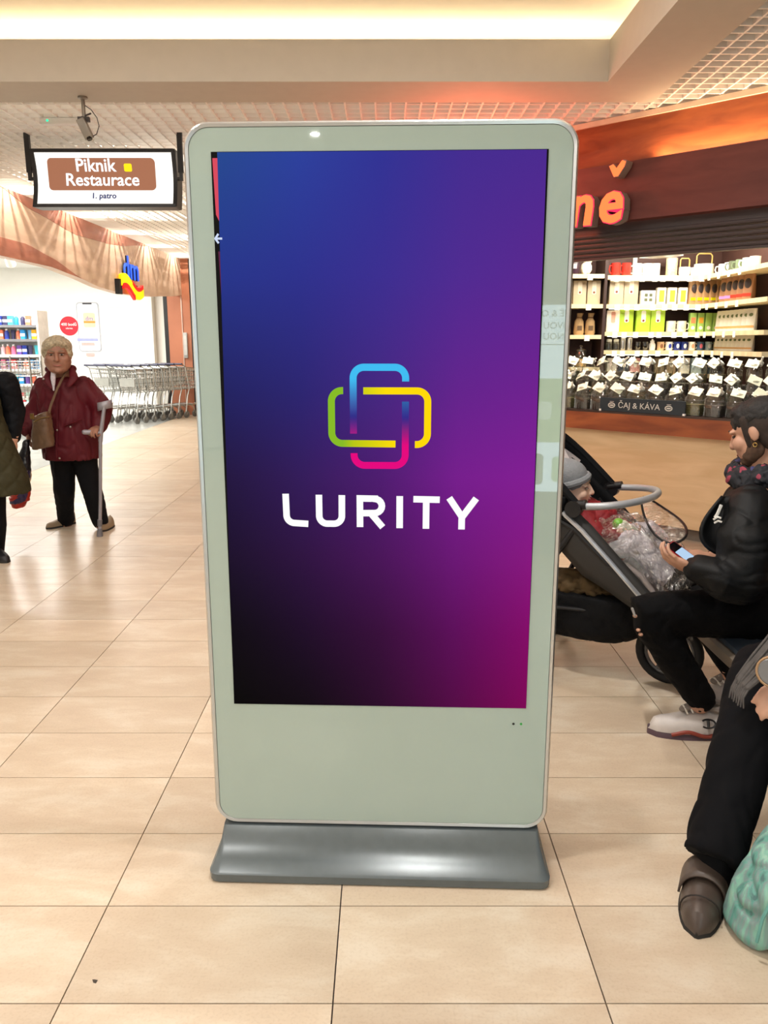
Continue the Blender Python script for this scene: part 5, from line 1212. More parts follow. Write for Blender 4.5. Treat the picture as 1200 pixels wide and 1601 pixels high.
for q0, q1 in (((-2.731, 5.344, 0), (-2.548, 5.181, 0)), ((-2.98, 5.42, 0), (-2.95, 5.17, 0))):
    q0, q1 = Vector(q0), Vector(q1)
    if (q1 - q0).length < 0.25: q0 = q1 - (q1 - q0).normalized() * 0.26
    u_, s_ = shoe(q0, q1, 0.05, 0.10, 0.055); a = part('shoe', u_, mat('black_shoe', '#17161a', 0.5), Q); part('sole', s_, M_solek, a)

# ================================================================ bench
BN = thing('bench', (1.62, 2.35, 0), 'low upholstered bench with dark blue seat and grey brown shell', 'bench')
def brc(ins, z, r): return [Vector((x, y, z)) for x, y in rrect(1.235 + ins, 2.02 - ins, 1.45 + ins, 3.28 - ins, r, 6)]
part('seat_pad', MB().loft([brc(0.02, 0.375, 0.10), brc(0.012, 0.385, 0.10), brc(0.016, 0.398, 0.10), brc(0.05, 0.404, 0.08)]), mat('seat_blue', '#1f2b38', 0.7, bump=0.2, bscale=200), BN)
part('shell', MB().loft([brc(0.10, 0.27, 0.08), brc(0.04, 0.29, 0.11), brc(0.004, 0.33, 0.12), brc(0.0, 0.365, 0.12), brc(0.012, 0.376, 0.11)]), mat('shell_taupe', '#6d645a', 0.5), BN)
for x, y in ((1.45, 1.7), (1.82, 1.7), (1.45, 3.0), (1.82, 3.0)): part('leg', MB().tube([(x, y, 0), (x, y, 0.275)], 0.03, 12), mat('leg_steel', '#8d8a86', 0.3, 0.7), BN)

# ================================================================ man with the phone
N_ = thing('person', (1.45, 2.9, 0), 'person in a black jacket and ripped black jeans looking at a phone', 'person')
nh = hframe((1.396, 2.95, 1.137), (-0.66, 0.66, -0.36), 0.24)
b = MB(); head(b, nh)
b.limb([(1.407, 2.95, 1.08), (1.454, 2.95, 0.946)], [0.06, 0.07])
HPL, HPR = Vector((1.438, 2.8, 0.473)), Vector((1.564, 3.08, 0.42))
b.limb([(1.465, 2.95, 0.909), (1.5, 2.94, 0.687), (1.556, 2.94, 0.455)], [0.12, 0.12, 0.12])
b.limb([(1.439, 2.92, 0.903), (1.309, 2.78, 0.895), (1.288, 2.68, 0.651), (1.098, 2.7, 0.673)], [0.07, 0.05, 0.042, 0.03])
b.limb([(1.469, 2.98, 0.891), (1.488, 3.12, 0.851), (1.555, 3.15, 0.576), (1.262, 2.95, 0.651)], [0.07, 0.05, 0.042, 0.03])
KN, AN = Vector((0.966, 2.78, 0.498)), Vector((1.195, 2.78, 0.134)); KF, AF = Vector((1.297, 3.1, 0.427)), Vector((1.436, 3.02, 0.12))
b.limb([HPL, KN, AN], [0.075, 0.055, 0.042]); b.limb([HPR, KF, AF], [0.075, 0.055, 0.042])
hand(b, (1.096, 2.7, 0.676), (-0.75, 0.35, 0.35), (0.2, 0.55, 0.8), 60, 0.95, 1)
hand(b, (1.248, 2.93, 0.659), (-0.95, -0.15, 0.1), (0.1, -0.5, 0.85), 45, 0.95, -1)
blob('body', b, M_skin2, N_, vox=0.0048, smooth=3)
face(N_, nh, '#3a2a20', ey=0.315, ew=M_eyed)
M_hair = mat('hair_dark', '#130d0a', 0.7, var=0.25, scale=60, bump=0.3, bscale=120)
hr = MB()
for c, r in (((0, -0.09, 0.22), (0.365, 0.455, 0.33)), ((0, 0.09, 0.38), (0.27, 0.26, 0.15))): hr.merge(MB().ell(c, r), nh)
fd = MB()
for c, r in (((0, -0.24, 0.02), (0.315, 0.27, 0.32)), ((0.16, -0.22, -0.06), (0.17, 0.20, 0.26)), ((-0.16, -0.22, -0.06), (0.17, 0.20, 0.26)), ((0.255, -0.13, 0.10), (0.098, 0.25, 0.22)), ((-0.255, -0.13, 0.10), (0.098, 0.25, 0.22))): fd.merge(MB().ell(c, r), nh)
for s_ in (-1, 1): fd.merge(MB().limb([(0.27 * s_, 0.05, 0.24), (0.285 * s_, 0.07, 0.05), (0.25 * s_, 0.08, -0.16)], [0.09, 0.062, 0.055], 8), nh)
blob('faded_sides', fd, mat('hair_fade', '#2c2019', 0.85, var=0.3, scale=90), N_, vox=0.006, smooth=3)
blob('hair', hr, M_hair, N_, vox=0.006, smooth=3, fold=0.004, fscale=60, fstretch=(1, 0.5, 0.6), crease=0.7)
bd = MB()
for c, r in (((0, 0.17, -0.36), (0.205, 0.22, 0.155)), ((-0.205, 0.05, -0.22), (0.083, 0.16, 0.17)), ((0.205, 0.05, -0.22), (0.083, 0.16, 0.17)), ((-0.27, 0.0, -0.08), (0.05, 0.06, 0.14)), ((0.27, 0.0, -0.08), (0.05, 0.06, 0.14)), ((-0.16, 0.14, -0.30), (0.11, 0.14, 0.13)), ((0.16, 0.14, -0.30), (0.11, 0.14, 0.13))): bd.merge(MB().ell(c, r), nh)
blob('beard', bd, mat('beard_brown', '#4b3526', 0.8, var=0.25, scale=80), N_, vox=0.006, smooth=3)
part('earring', MB().tube([tuple(nh @ Vector((s_ * 0.36, -0.03 + 0.03 * math.cos(a), -0.17 + 0.03 * math.sin(a)))) for s_ in (-1,) for a in [2 * PI * k / 12 for k in range(12)]], 0.0015, 5, closed=True), mat('gold', '#c8a860', 0.25, 0.9), N_)
jk = MB()
jk.body([(*(1.453, 2.95, 0.953), 0.09, 0.10), (*(1.456, 2.95, 0.924), 0.115, 0.16), (*(1.456, 2.95, 0.872), 0.155, 0.215), (*(1.464, 2.95, 0.797), 0.18, 0.225), (*(1.49, 2.94, 0.687), 0.185, 0.22), (*(1.523, 2.94, 0.559), 0.185, 0.215), (*(1.563, 2.94, 0.416), 0.19, 0.21)], 28)
jk.limb([(1.32, 2.8, 0.879), (1.267, 2.7, 0.774), (1.256, 2.67, 0.654)], [0.095, 0.095, 0.085], 16)
jk.limb([(1.261, 2.67, 0.647), (1.173, 2.66, 0.657), (1.114, 2.69, 0.676)], [0.088, 0.078, 0.056], 16)
jk.limb([(1.493, 3.1, 0.829), (1.549, 3.15, 0.576), (1.308, 2.98, 0.635)], [0.09, 0.08, 0.055], 14)
M_jkt = mat('black_jacket', '#07080a', 0.6, var=0.2, scale=5, bump=0.08, bscale=200, spec=0.25)
blob('jacket', jk, M_jkt, N_, vox=0.0085, smooth=3, fold=0.012, fscale=8, fstretch=(0.8, 1, 1.3), crease=0.45)
# open jacket front hanging forward
fp = MB().grid(lambda u, v: tuple(Vector((1.251, 2.78, 0.93)).lerp(Vector((1.216, 2.74, 0.728)), v) + (Vector((1.137, 2.76, 0.815)) - Vector((1.232, 2.76, 0.848))) * (u * math.sin(PI * min(1, 0.1 + v * 0.9)) ** 0.8) + Vector((0, 0.03 * math.sin(u * 3), 0))), 10, 12)
o = part('jacket_front', fp, M_jkt, N_); md = o.modifiers.new('thick', 'SOLIDIFY'); md.thickness = 0.012
bd_ = MB()
for a0, a1 in (((1127, 788), (1122, 800)), ((1122, 797), (1118, 806)), ((1116, 803), (1122, 812)), ((1118, 812), (1126, 815))):
    q0 = [((a0[0] - 600), a0[1])]; 
part('chest_badge', MB().tube([(1.187, 2.735, 0.907), (1.174, 2.73, 0.875), (1.165, 2.728, 0.862)], 0.006, 6, flat=0.5).tube([(1.161, 2.728, 0.855), (1.172, 2.722, 0.866), (1.182, 2.715, 0.863)], 0.004, 6).tube([(1.165, 2.728, 0.843), (1.175, 2.722, 0.852), (1.186, 2.715, 0.849)], 0.004, 6), mat('badge_white', '#d4d2cc', 0.6), N_)
# printed hood bunched round the neck
hd = MB()
ring = [Vector((1.465, 2.95, 0.98)) + Vector((0.115 * math.cos(a), 0.13 * math.sin(a), 0.06 * math.cos(a) + 0.038)) for a in [2 * PI * k / 14 for k in range(15)]]
hd.tube(ring[:-1], 0.050, 12, closed=True)
hd.limb([(1.507, 2.95, 0.97), (1.539, 2.95, 0.897)], [0.08, 0.10])
def hood_mat():
    m = bpy.data.materials.new('hood_print'); m.use_nodes = True; N = m.node_tree.nodes; L = m.node_tree.links; b = N['Principled BSDF']
    tc = N.new('ShaderNodeTexCoord'); n = N.new('ShaderNodeTexNoise'); n.inputs['Scale'].default_value = 16; n.inputs['Detail'].default_value = 1
    L.new(tc.outputs['Object'], n.inputs['Vector']); r = N.new('ShaderNodeValToRGB'); r.color_ramp.interpolation = 'CONSTANT'; e = r.color_ramp.elements
    e[0].color = (*rgb('#3a3a66'), 1); e[1].position = 0.36; e[1].color = (*rgb('#16181f'), 1); x = e.new(0.60); x.color = (*rgb('#8c3446'), 1)
    L.new(n.outputs['Fac'], r.inputs['Fac']); L.new(r.outputs['Color'], b.inputs['Base Color']); b.inputs['Roughness'].default_value = 0.8
    return m
blob('hood', hd, hood_mat(), N_, vox=0.007, smooth=2, fold=0.011, fscale=22, crease=1.2)
jn = MB()
jn.limb([HPL, HPL.lerp(KN, 0.5), KN, KN.lerp(AN, 0.45), AN + Vector((0, 0, 0.015))], [0.098, 0.090, 0.077, 0.068, 0.056], 16)
jn.limb([HPR, KF, KF.lerp(AF, 0.5), AF + Vector((0, 0, 0.03))], [0.098, 0.077, 0.066, 0.054], 16)
jn.ell(((HPL.x + HPR.x) / 2 + 0.04, (HPL.y + HPR.y) / 2, HPL.z + 0.02), (0.14, 0.19, 0.10))
M_jean = mat('black_denim', '#060608', 0.85, var=0.25, scale=7, bump=0.15, bscale=250, spec=0.15)
blob('jeans', jn, M_jean, N_, vox=0.009, smooth=4, fold=0.007, fscale=12, crease=0.5)
for q in ((0.903, 2.72, 0.499), (0.915, 2.71, 0.449), (0.925, 2.71, 0.432)): part('knee_rip', MB().ell(tuple(Vector(q) + Vector((0.004, 0.004, 0))), (0.008, 0.010, 0.006)), M_skin2, N_)
for q0, q1 in (((0.894, 2.72, 0.528), (0.9, 2.705, 0.507)),): part('frayed_edge', MB().limb([q0, q1], [0.005, 0.004], 6), mat('fray_grey', '#8e8a86', 0.9), N_)
# sneakers
M_snk = mat('sneaker_white', '#c9c2be', 0.55, var=0.08, scale=25); M_snr = mat('sneaker_red', '#8c3a2c', 0.5); M_snp = mat('sneaker_plum', '#54404a', 0.5); M_gry = mat('sneaker_grey', '#7a7068', 0.8)
def sneaker(heel, toe, logo):
    heel, toe = Vector(heel), Vector(toe)
    u_, s_ = shoe(heel, toe, 0.056, 0.115, 0.075, sole=0.038)
    a = part('sneaker', u_, M_snk, N_); part('sole', s_, M_snp, a)
    d = (toe - heel).normalized(); sd = d.cross(Vector((0, 0, 1)));  Ln = (toe - heel).length
    if sd.y > 0: sd = -sd
    st = MB().tube([heel + d * (Ln * t) + sd * (0.057 * (0.75 + 0.25 * math.sin(PI * min(1, t + 0.15)))) + Vector((0, 0, 0.024 + 0.008 * math.sin(t * 14))) for t in [0.1 + 0.05 * k for k in range(14)]], 0.008, 6, flat=1.0)
    part('red_stripe', st, M_snr, a)
    cu = MB().tube([heel + d * 0.05 + Vector((0.045 * math.cos(q) * d.x - 0.036 * math.sin(q) * sd.x, 0.045 * math.cos(q) * d.y - 0.036 * math.sin(q) * sd.y, 0.112 + 0.008 * math.cos(q))) for q in [2 * PI * k / 14 for k in range(14)]], 0.014, 8, closed=True)
    part('padded_collar', cu, M_gry, a)
    part('tongue', MB().limb([heel + d * 0.10 + Vector((0, 0, 0.135)), heel + d * 0.17 + Vector((0, 0, 0.105))], [0.02, 0.022], 10, flat=0.5), M_gry, a)
    for t in (0.11, 0.13, 0.15, 0.17):
        part('lace', MB().tube([heel + d * t + sd * 0.036 + Vector((0, 0, 0.138 - t * 0.24)), heel + d * (t + 0.006) + Vector((0, 0, 0.156 - t * 0.24)), heel + d * t - sd * 0.036 + Vector((0, 0, 0.138 - t * 0.24))], 0.004, 5), mat('lace_white', '#d8d2c8', 0.7), a)
    if logo:
        c = heel + d * 0.10 + sd * 0.0585 + Vector((0, 0, 0.070)); upv = (Vector((0, 0, 1)) - sd * 0.55).normalized()
        lg = MB().tube([c + d * (-0.024 * math.cos(q) * 1.1) + upv * (0.016 * math.sin(q)) for q in [R(-140 + 280 * k / 16) for k in range(17)]], 0.0035, 6)
        lg.tube([c + upv * 0.012, c - upv * 0.012], 0.0055, 6)
        part('side_emblem', lg, mat('ink_black', '#141214', 0.5), a)
sneaker((1.315, 2.79, 0), (1.010, 2.80, 0), True)
sneaker((1.53, 3.09, 0), (1.255, 3.02, 0), False)
PH = thing('phone', (1.104, 2.8, 0.695), 'red cased phone with lit screen in the hands', 'phone')
PM = frame((1.099, 2.8, 0.705), (0.80, -0.58, 0.12), (-0.42, -0.12, 0.9))
pw, phh = 0.036, 0.036
PMx = frame((1.095, 2.79, 0.707), Vector((0.62, 0.70, 0.10)), Vector((-0.62, 0.42, 0.45)))
part('case', MB().prism(rrect(-0.036, 0.036, -0.068, 0.068, 0.009, 4), -0.006, 0.003, PMx), mat('case_red', '#a01828', 0.35), PH)
part('glass', MB().prism(rrect(-0.033, 0.033, -0.065, 0.065, 0.007, 4), 0.003, 0.0036, PMx), mat('phone_black', '#0a0a0c', 0.1), PH)
part('display', MB().prism(rrect(-0.031, 0.031, -0.060, 0.030, 0.003, 2), 0.0036, 0.0042, PMx), emis('phone_screen', '#b4d2ee', 1.0), PH)

# ================================================================ stroller with child
ST = thing('stroller', (0.93, 3.45, 0), 'black three wheeled stroller with clear rain cover and silver bar', 'stroller', rz=R(-32))
SW = WM[ST.name]
def Lw(x, y, z): return SW @ Vector((x, y, z))
M_frm = mat('frame_black', '#1a1a1c', 0.4, 0.3); M_sil = mat('bar_silver', '#a6a9ad', 0.35, 0.3); M_fab = mat('fabric_black', '#08090c', 0.8, bump=0.2, bscale=150, spec=0.2)
M_lin = mat('lining_grey', '#8a807c', 0.8, var=0.1); M_lil = mat('liner_pale', '#c9bfbd', 0.8, var=0.1, scale=25)
fr = MB()
for s in (-1, 1):
    y = 0.25 * s
    fr.tube([(-0.62, y, 1.00), (-0.40, y, 0.88), (0.0, y, 0.70), (0.14, y, 0.58), (0.30, y * 0.6, 0.38), (0.37, y * 0.28, 0.22)], 0.013, 8)
    fr.tube([(0.0, y, 0.70), (-0.12, y * 1.05, 0.50), (-0.27, y * 1.1, 0.16)], 0.013, 8)
    fr.tube([(-0.20, y * 1.06, 0.34), (0.28, y * 0.6, 0.34)], 0.009, 8)
fr.tube([(-0.62, -0.25, 1.00), (-0.64, -0.15, 1.02), (-0.64, 0.15, 1.02), (-0.62, 0.25, 1.00)], 0.017, 10)
fr.tube([(-0.27, -0.27, 0.15), (-0.27, 0.27, 0.15)], 0.012, 8); fr.tube([(0.36, -0.075, 0.24), (0.36, 0.075, 0.24)], 0.012, 8)
part('frame', fr, M_frm, ST, True)
def wheel(c, r, nm='wheel'):
    cx, cy, cz = c
    t = part(nm, MB().tube([(cx + r * 0.86 * math.cos(a), cy, cz + r * 0.86 * math.sin(a)) for a in [2 * PI * k / 32 for k in range(32)]], r * 0.14, 10, closed=True), mat('tyre_black', '#161617', 0.7), ST, True)
    sp_ = MB().tube([(cx + r * 0.70 * math.cos(a), cy, cz + r * 0.70 * math.sin(a)) for a in [2 * PI * k / 28 for k in range(28)]], r * 0.06, 8, closed=True)
    for k in range(6):
        a = 2 * PI * k / 6; sp_.tube([(cx, cy, cz), (cx + r * 0.72 * math.cos(a), cy, cz + r * 0.72 * math.sin(a))], r * 0.05, 6)
    sp_.tube([(cx, cy - 0.03, cz), (cx, cy + 0.03, cz)], r * 0.16, 10)
    part('rim', sp_, mat('rim_grey', '#6a6a6c', 0.4, 0.4), t, True)
wheel((0.37, 0, 0.145), 0.145)
for s in (-1, 1): wheel((-0.27, 0.31 * s, 0.145), 0.145)
part('fork', MB().tube([(0.37, -0.045, 0.145), (0.365, -0.05, 0.24), (0.36, 0, 0.27), (0.365, 0.05, 0.24), (0.37, 0.045, 0.145)], 0.011, 8), M_frm, ST, True)
# reclined seat shell
SP = [(-0.36, 1.02), (-0.25, 0.90), (-0.12, 0.70), (-0.02, 0.545), (0.06, 0.51), (0.20, 0.51), (0.27, 0.47), (0.36, 0.36), (0.42, 0.33)]
def seat_pt(u, v, lift=0.0):
    x = u * (len(SP) - 1); i = min(len(SP) - 2, int(x)); t = x - i
    px_, pz = SP[i][0] + (SP[i + 1][0] - SP[i][0]) * t, SP[i][1] + (SP[i + 1][1] - SP[i][1]) * t
    y = (v - 0.5) * 0.44; k = abs(v - 0.5) * 2
    return (px_ + 0.02 * k ** 3, y, pz + 0.07 * k ** 4 + lift)
o = part('seat', MB().grid(lambda u, v: seat_pt(u, v), 32, 14), M_lin, ST, True); md = o.modifiers.new('thick', 'SOLIDIFY'); md.thickness = 0.02
part('seat_liner', MB().grid(lambda u, v: (lambda p: (p[0] + 0.012, p[1] * 0.86, p[2] + 0.012 + 0.006 * noise.noise(Vector(p) * 14)))(seat_pt(u * 0.42, v)), 20, 12), M_lil, ST, True)
# side wings
def lerpl(tab, u):
    x = u * (len(tab) - 1); i = min(len(tab) - 2, int(x)); return tab[i] + (tab[i + 1] - tab[i]) * (x - i)
for s in (-1, 1):
    wg = MB().grid(lambda u, v: (lambda a, b_: (a[0] + (b_[0] - a[0]) * v, 0.235 * s + 0.02 * s * math.sin(PI * v), a[1] + (b_[1] - a[1]) * v))((SP[0][0] + 0.02 + u * 0.76, lerpl([0.99, 0.80, 0.62, 0.50, 0.44, 0.37, 0.31], u)), (SP[0][0] + 0.06 + u * 0.74, lerpl([1.03, 0.93, 0.82, 0.72, 0.60, 0.48, 0.38], u))), 24, 5)
    o = part('side_wing', wg, mat('wing_charcoal', '#242220', 0.6) if s < 0 else M_fab, ST, True); md = o.modifiers.new('thick', 'SOLIDIFY'); md.thickness = 0.012
    part('piping', MB().tube([(-0.06, 0.262 * s, 0.775), (0.04, 0.268 * s, 0.70), (0.16, 0.262 * s, 0.585), (0.28, 0.25 * s, 0.46), (0.38, 0.235 * s, 0.37)], 0.010, 8), mat('piping_silver', '#c4c9cf', 0.15, 0.6), ST, True)
# folding hood
def hood_pt(u, v):
    a = R(136 + 52 * u); s = PI * v; rr = 0.50 * math.sin(max(0.02, min(PI - 0.02, s))) ** 0.55 * (1 + 0.025 * math.sin(u * 12))
    return (0.06 + rr * math.cos(a), -0.262 * math.cos(s), 0.76 + rr * math.sin(a))
o = part('hood', MB().grid(hood_pt, 14, 28), M_fab, ST, True); md = o.modifiers.new('thick', 'SOLIDIFY'); md.thickness = 0.014
part('hood_lining', MB().grid(lambda u, v: (lambda p: (0.06 + (p[0] - 0.06) * 0.93, p[1] * 0.955, 0.76 + (p[2] - 0.76) * 0.93))(hood_pt(0.12 + u * 0.8, 0.04 + v * 0.92)), 14, 28), M_lil, ST, True)
part('hood_rim', MB().tube([hood_pt(0, v / 24) for v in range(25)], 0.017, 8), M_fab, ST, True)
# bumper bar
part('bumper_bar', MB().tube([(0.265 * math.sin(PI * k / 28) ** 0.75, -0.262 * math.cos(PI * k / 28), 0.80 + 0.03 * math.sin(PI * k / 28)) for k in range(29)], 0.0155, 12), M_sil, ST, True)
for s in (-1, 1): part('hinge', MB().tube([(0.0, 0.245 * s, 0.79), (0.0, 0.285 * s, 0.79)], 0.035, 16).tube([(-0.015, 0.262 * s, 0.80), (0.05, 0.262 * s, 0.812)], 0.021, 10), M_frm, ST, True)
# storage basket
bk_ = MB().body([(0.02, 0, 0.175, 0.10, 0.12), (0.02, 0, 0.185, 0.20, 0.17), (0.02, 0, 0.23, 0.27, 0.20), (0.02, 0, 0.30, 0.30, 0.215), (0.02, 0, 0.40, 0.31, 0.22)], 28, 2.6)
e = blob('storage_basket', bk_, None, vox=0.012, smooth=4, fold=0.008, fscale=10); link('storage_basket', e, M_fab, ST)
e = blob('brown_bundle', MB().ell((-0.06, -0.10, 0.42), (0.15, 0.10, 0.055)).ell((0.05, -0.12, 0.41), (0.10, 0.08, 0.04)), None, vox=0.01, smooth=3, fold=0.02, fscale=14); link('stored_jacket', e, mat('bundle_brown', '#5a4526', 0.85, var=0.3), ST)
e = blob('rear_pouch', MB().body([(-0.20, -0.27, 0.52, 0.09, 0.015), (-0.19, -0.272, 0.60, 0.10, 0.02), (-0.12, -0.272, 0.78, 0.08, 0.018), (-0.08, -0.27, 0.84, 0.05, 0.012)], 18), None, vox=0.009, smooth=3); link('side_pouch', e, M_fab, ST)
part('footrest', MB().box((0.44, 0, 0.33), (0.12, 0.30, 0.02), bev=0.006), M_frm, ST, True)
# clear rain cover thrown back over the legs
M_film = clear('rain_film', (0.97, 0.98, 0.99), 0.16, 0.14, 0.6, crinkle=0.9)
RP = [(0.02, 0.74), (0.10, 0.735), (0.20, 0.72), (0.30, 0.665), (0.40, 0.575), (0.47, 0.46), (0.50, 0.36)]
def rain(u, v):
    x = u * (len(RP) - 1); i = min(len(RP) - 2, int(x)); t = x - i
    px_, pz = RP[i][0] + (RP[i + 1][0] - RP[i][0]) * t, RP[i][1] + (RP[i + 1][1] - RP[i][1]) * t
    k = abs(v - 0.5) * 2; y = (v - 0.5) * 0.46
    q = Vector((px_ * 13, y * 13, pz * 9)); n = noise.noise(q) + 0.9 * abs(noise.noise(q * 2.2)) - 0.3
    return (px_ + 0.016 * n, y + 0.016 * n, pz - 0.16 * k ** 3 * (1 - 0.4 * u) + 0.026 * n)
part('rain_cover', MB().grid(rain, 64, 64), M_film, ST, True, smooth=0)
lp = [(0.16, 0.22, 0.775), (0.28, 0.14, 0.745), (0.38, 0.03, 0.715), (0.41, -0.06, 0.68), (0.36, -0.10, 0.655), (0.28, -0.04, 0.67), (0.20, 0.09, 0.72)]
cp_ = []
for i in range(len(lp)):
    a, b_, c, d = [Vector(lp[(i + k) % len(lp)]) for k in (-1, 0, 1, 2)]
    for t in (0, 0.25, 0.5, 0.75): cp_.append(0.5 * ((2 * b_) + (c - a) * t + (2 * a - 5 * b_ + 4 * c - d) * t * t + (3 * b_ - a - 3 * c + d) * t ** 3))
part('cover_flap_edge', MB().tube(cp_, 0.0055, 6, closed=True), M_frm, ST, True)
cen = sum((Vector(p) for p in cp_), Vector()) / len(cp_)
part('cover_flap', MB().add(cp_ + [cen + Vector((0, 0, 0.012))], [(i, (i + 1) % len(cp_), len(cp_)) for i in range(len(cp_))]), M_film, ST, True)

# the child
KD = thing('person', Lw(0.02, 0, 0.53), 'small child in grey beanie and red jacket lying in the stroller', 'person')
kh = hframe(Lw(-0.085, -0.06, 0.84), (0.93, -0.34, 0.02), 0.20, up=(-0.45, 0, 0.9))
b = MB(); head(b, kh, 0.05)
b.limb([Lw(-0.085, -0.04, 0.80), Lw(-0.03, -0.02, 0.72)], [0.04, 0.05]); b.limb([Lw(-0.02, -0.01, 0.70), Lw(0.05, 0, 0.60)], [0.07, 0.075])
KA = [((-0.01, -0.09, 0.71), (0.06, -0.15, 0.65), (0.125, -0.10, 0.655)), ((-0.01, 0.08, 0.71), (0.07, 0.13, 0.65), (0.145, 0.06, 0.645))]
for q in KA: b.limb([Lw(*p) for p in q], [0.03, 0.025, 0.02])
KL = [((0.07, -0.06, 0.585), (0.215, -0.085, 0.64), (0.345, -0.075, 0.505)), ((0.07, 0.06, 0.585), (0.235, 0.055, 0.655), (0.355, 0.04, 0.53))]
for q in KL: b.limb([Lw(*p) for p in q], [0.045, 0.035, 0.028])
hand(b, Lw(0.122, -0.10, 0.655), SW.to_3x3() @ Vector((0.8, 0.5, 0.1)), SW.to_3x3() @ Vector((-0.3, 0.6, 0.6)), 70, 0.62, 1)
hand(b, Lw(0.142, 0.06, 0.645), SW.to_3x3() @ Vector((0.8, -0.5, 0.1)), SW.to_3x3() @ Vector((-0.3, -0.6, 0.6)), 70, 0.62, -1)
blob('body', b, M_skin3, KD, vox=0.0042, smooth=2)
face(KD, kh, '#b8977a', mat('lip_child', '#c07a74', 0.5), 0.03)
bn = MB(); bn.merge(MB().ell((0, -0.12, 0.24), (0.40, 0.49, 0.42)), kh); bn.merge(MB().ell((0, -0.22, 0.02), (0.36, 0.36, 0.34)), kh); bn.merge(MB().ell((0, -0.30, 0.40), (0.30, 0.32, 0.30)), kh)
M_bean = mat('beanie_grey', '#85878a', 0.9, var=0.08, scale=60, bump=0.5, bscale=220)
blob('beanie', bn, M_bean, KD, vox=0.006, smooth=4)
bandp = [tuple(kh @ Vector((0.385 * math.cos(a), -0.10 + 0.41 * math.sin(a) + 0.04, 0.17 + 0.10 * math.sin(a)))) for a in [2 * PI * k / 30 for k in range(30)]]
part('beanie_cuff', MB().tube(bandp, 0.016, 8, closed=True), M_bean, KD)
jk = MB()
jk.limb([Lw(-0.035, -0.02, 0.715), Lw(0.0, -0.01, 0.68), Lw(0.06, 0, 0.60)], [0.088, 0.118, 0.115], 16)
for q in KA: jk.limb([Lw(*p) for p in q], [0.055, 0.048, 0.036], 12)
M_kred = mat('child_red', '#84121a', 0.7, var=0.12, scale=14, bump=0.2, bscale=120)
blob('jacket', jk, M_kred, KD, vox=0.007, smooth=3, fold=0.007, fscale=20)
blob('jacket_collar', MB().tube([Lw(-0.055 + 0.07 * math.cos(a) - 0.015, -0.03 + 0.085 * math.sin(a), 0.725 + 0.035 * math.cos(a)) for a in [2 * PI * k / 18 for k in range(18)]], 0.024, 10, closed=True), M_kred, KD, vox=0.007, smooth=2, fold=0.006, fscale=24)
part('zip', MB().tube([Lw(0.035, -0.035, 0.80), Lw(0.085, -0.03, 0.735), Lw(0.135, -0.02, 0.66)], 0.005, 6), M_frm, KD)
tr = MB()
for q in KL: tr.limb([Lw(*p) for p in q], [0.062, 0.056, 0.046], 14)
blob('trousers', tr, mat('child_grey', '#d2cace', 0.85, var=0.06, scale=20, bump=0.15, bscale=120), KD, vox=0.007, smooth=3, fold=0.006, fscale=18)
for q in ((0.345, -0.075, 0.505), (0.355, 0.04, 0.53)):
    blob('boot', MB().limb([Lw(q[0] + 0.005, q[1], q[2] - 0.005), Lw(q[0] + 0.05, q[1], q[2] - 0.035), Lw(q[0] + 0.105, q[1], q[2] + 0.0)], [0.04, 0.038, 0.03], 12), mat('boot_dark', '#3b3733', 0.7), KD, vox=0.007, smooth=3)
BT = thing('drinking_cup', Lw(0.165, -0.05, 0.655), 'green topped clear drinking cup held by the child', 'cup')
part('cup_lid', MB().ell(Lw(0.135, -0.075, 0.705), (0.026, 0.026, 0.024)), mat('lid_green', '#6fae3a', 0.35), BT)
part('cup_body', MB().limb([Lw(0.145, -0.07, 0.695), Lw(0.19, -0.045, 0.665)], [0.030, 0.028], 14), mat('cup_milky', '#c3c9b0', 0.3), BT)

# ================================================================ seated person at the right edge
Z_ = thing('person', (1.30, 2.25, 0), 'person in wide black trousers seated at the right edge', 'person')
zh = hframe((1.70, 2.42, 1.27), (-0.7, -0.7, 0), 0.22)
b = MB(); head(b, zh)
b.limb([(1.71, 2.43, 1.2), (1.72, 2.44, 1.08)], [0.055, 0.06]); b.limb([(1.72, 2.44, 1.0), (1.72, 2.44, 0.55)], [0.12, 0.14])
ZK, ZA = Vector((1.116, 2.17, 0.52)), Vector((0.88, 1.88, 0.077)); ZH = Vector((1.60, 2.34, 0.50))
ZK2, ZA2 = Vector((1.33, 2.02, 0.53)), Vector((1.15, 1.95, 0.09)); ZH2 = Vector((1.74, 2.22, 0.50))
b.limb([ZH, ZK, ZA], [0.08, 0.055, 0.04]); b.limb([ZH2, ZK2, ZA2], [0.08, 0.055, 0.04])
WR = Vector((1.076, 2.02, 0.496))
b.limb([(1.66, 2.32, 1.0), (1.50, 2.22, 0.76), WR + Vector((0.06, 0.05, 0.06))], [0.05, 0.042, 0.028]); b.limb([(1.78, 2.55, 1.0), (1.70, 2.62, 0.75), (1.56, 2.52, 0.60)], [0.05, 0.042, 0.028])
hand(b, WR + Vector((0.055, 0.045, 0.055)), (-0.75, -0.45, -0.5), (-0.3, 0.2, -0.9), 45, 0.95, 1)
hand(b, (1.56, 2.52, 0.60), (-0.9, -0.2, -0.2), (0, 0, -1), 30, 0.95, -1)
blob('body', b, M_skin, Z_, vox=0.006, smooth=3)
face(Z_, zh)
hr = MB()
for c, r in (((0, -0.10, 0.17), (0.40, 0.46, 0.38)), ((0, -0.27, -0.2), (0.34, 0.25, 0.4))): hr.merge(MB().ell(c, r), zh)
blob('hair', hr, mat('hair_brown', '#4a382c', 0.6), Z_, vox=0.01, smooth=3, fold=0.006, fscale=24)
tr = MB()
HEM = Vector((0.874, 1.87, 0.118))
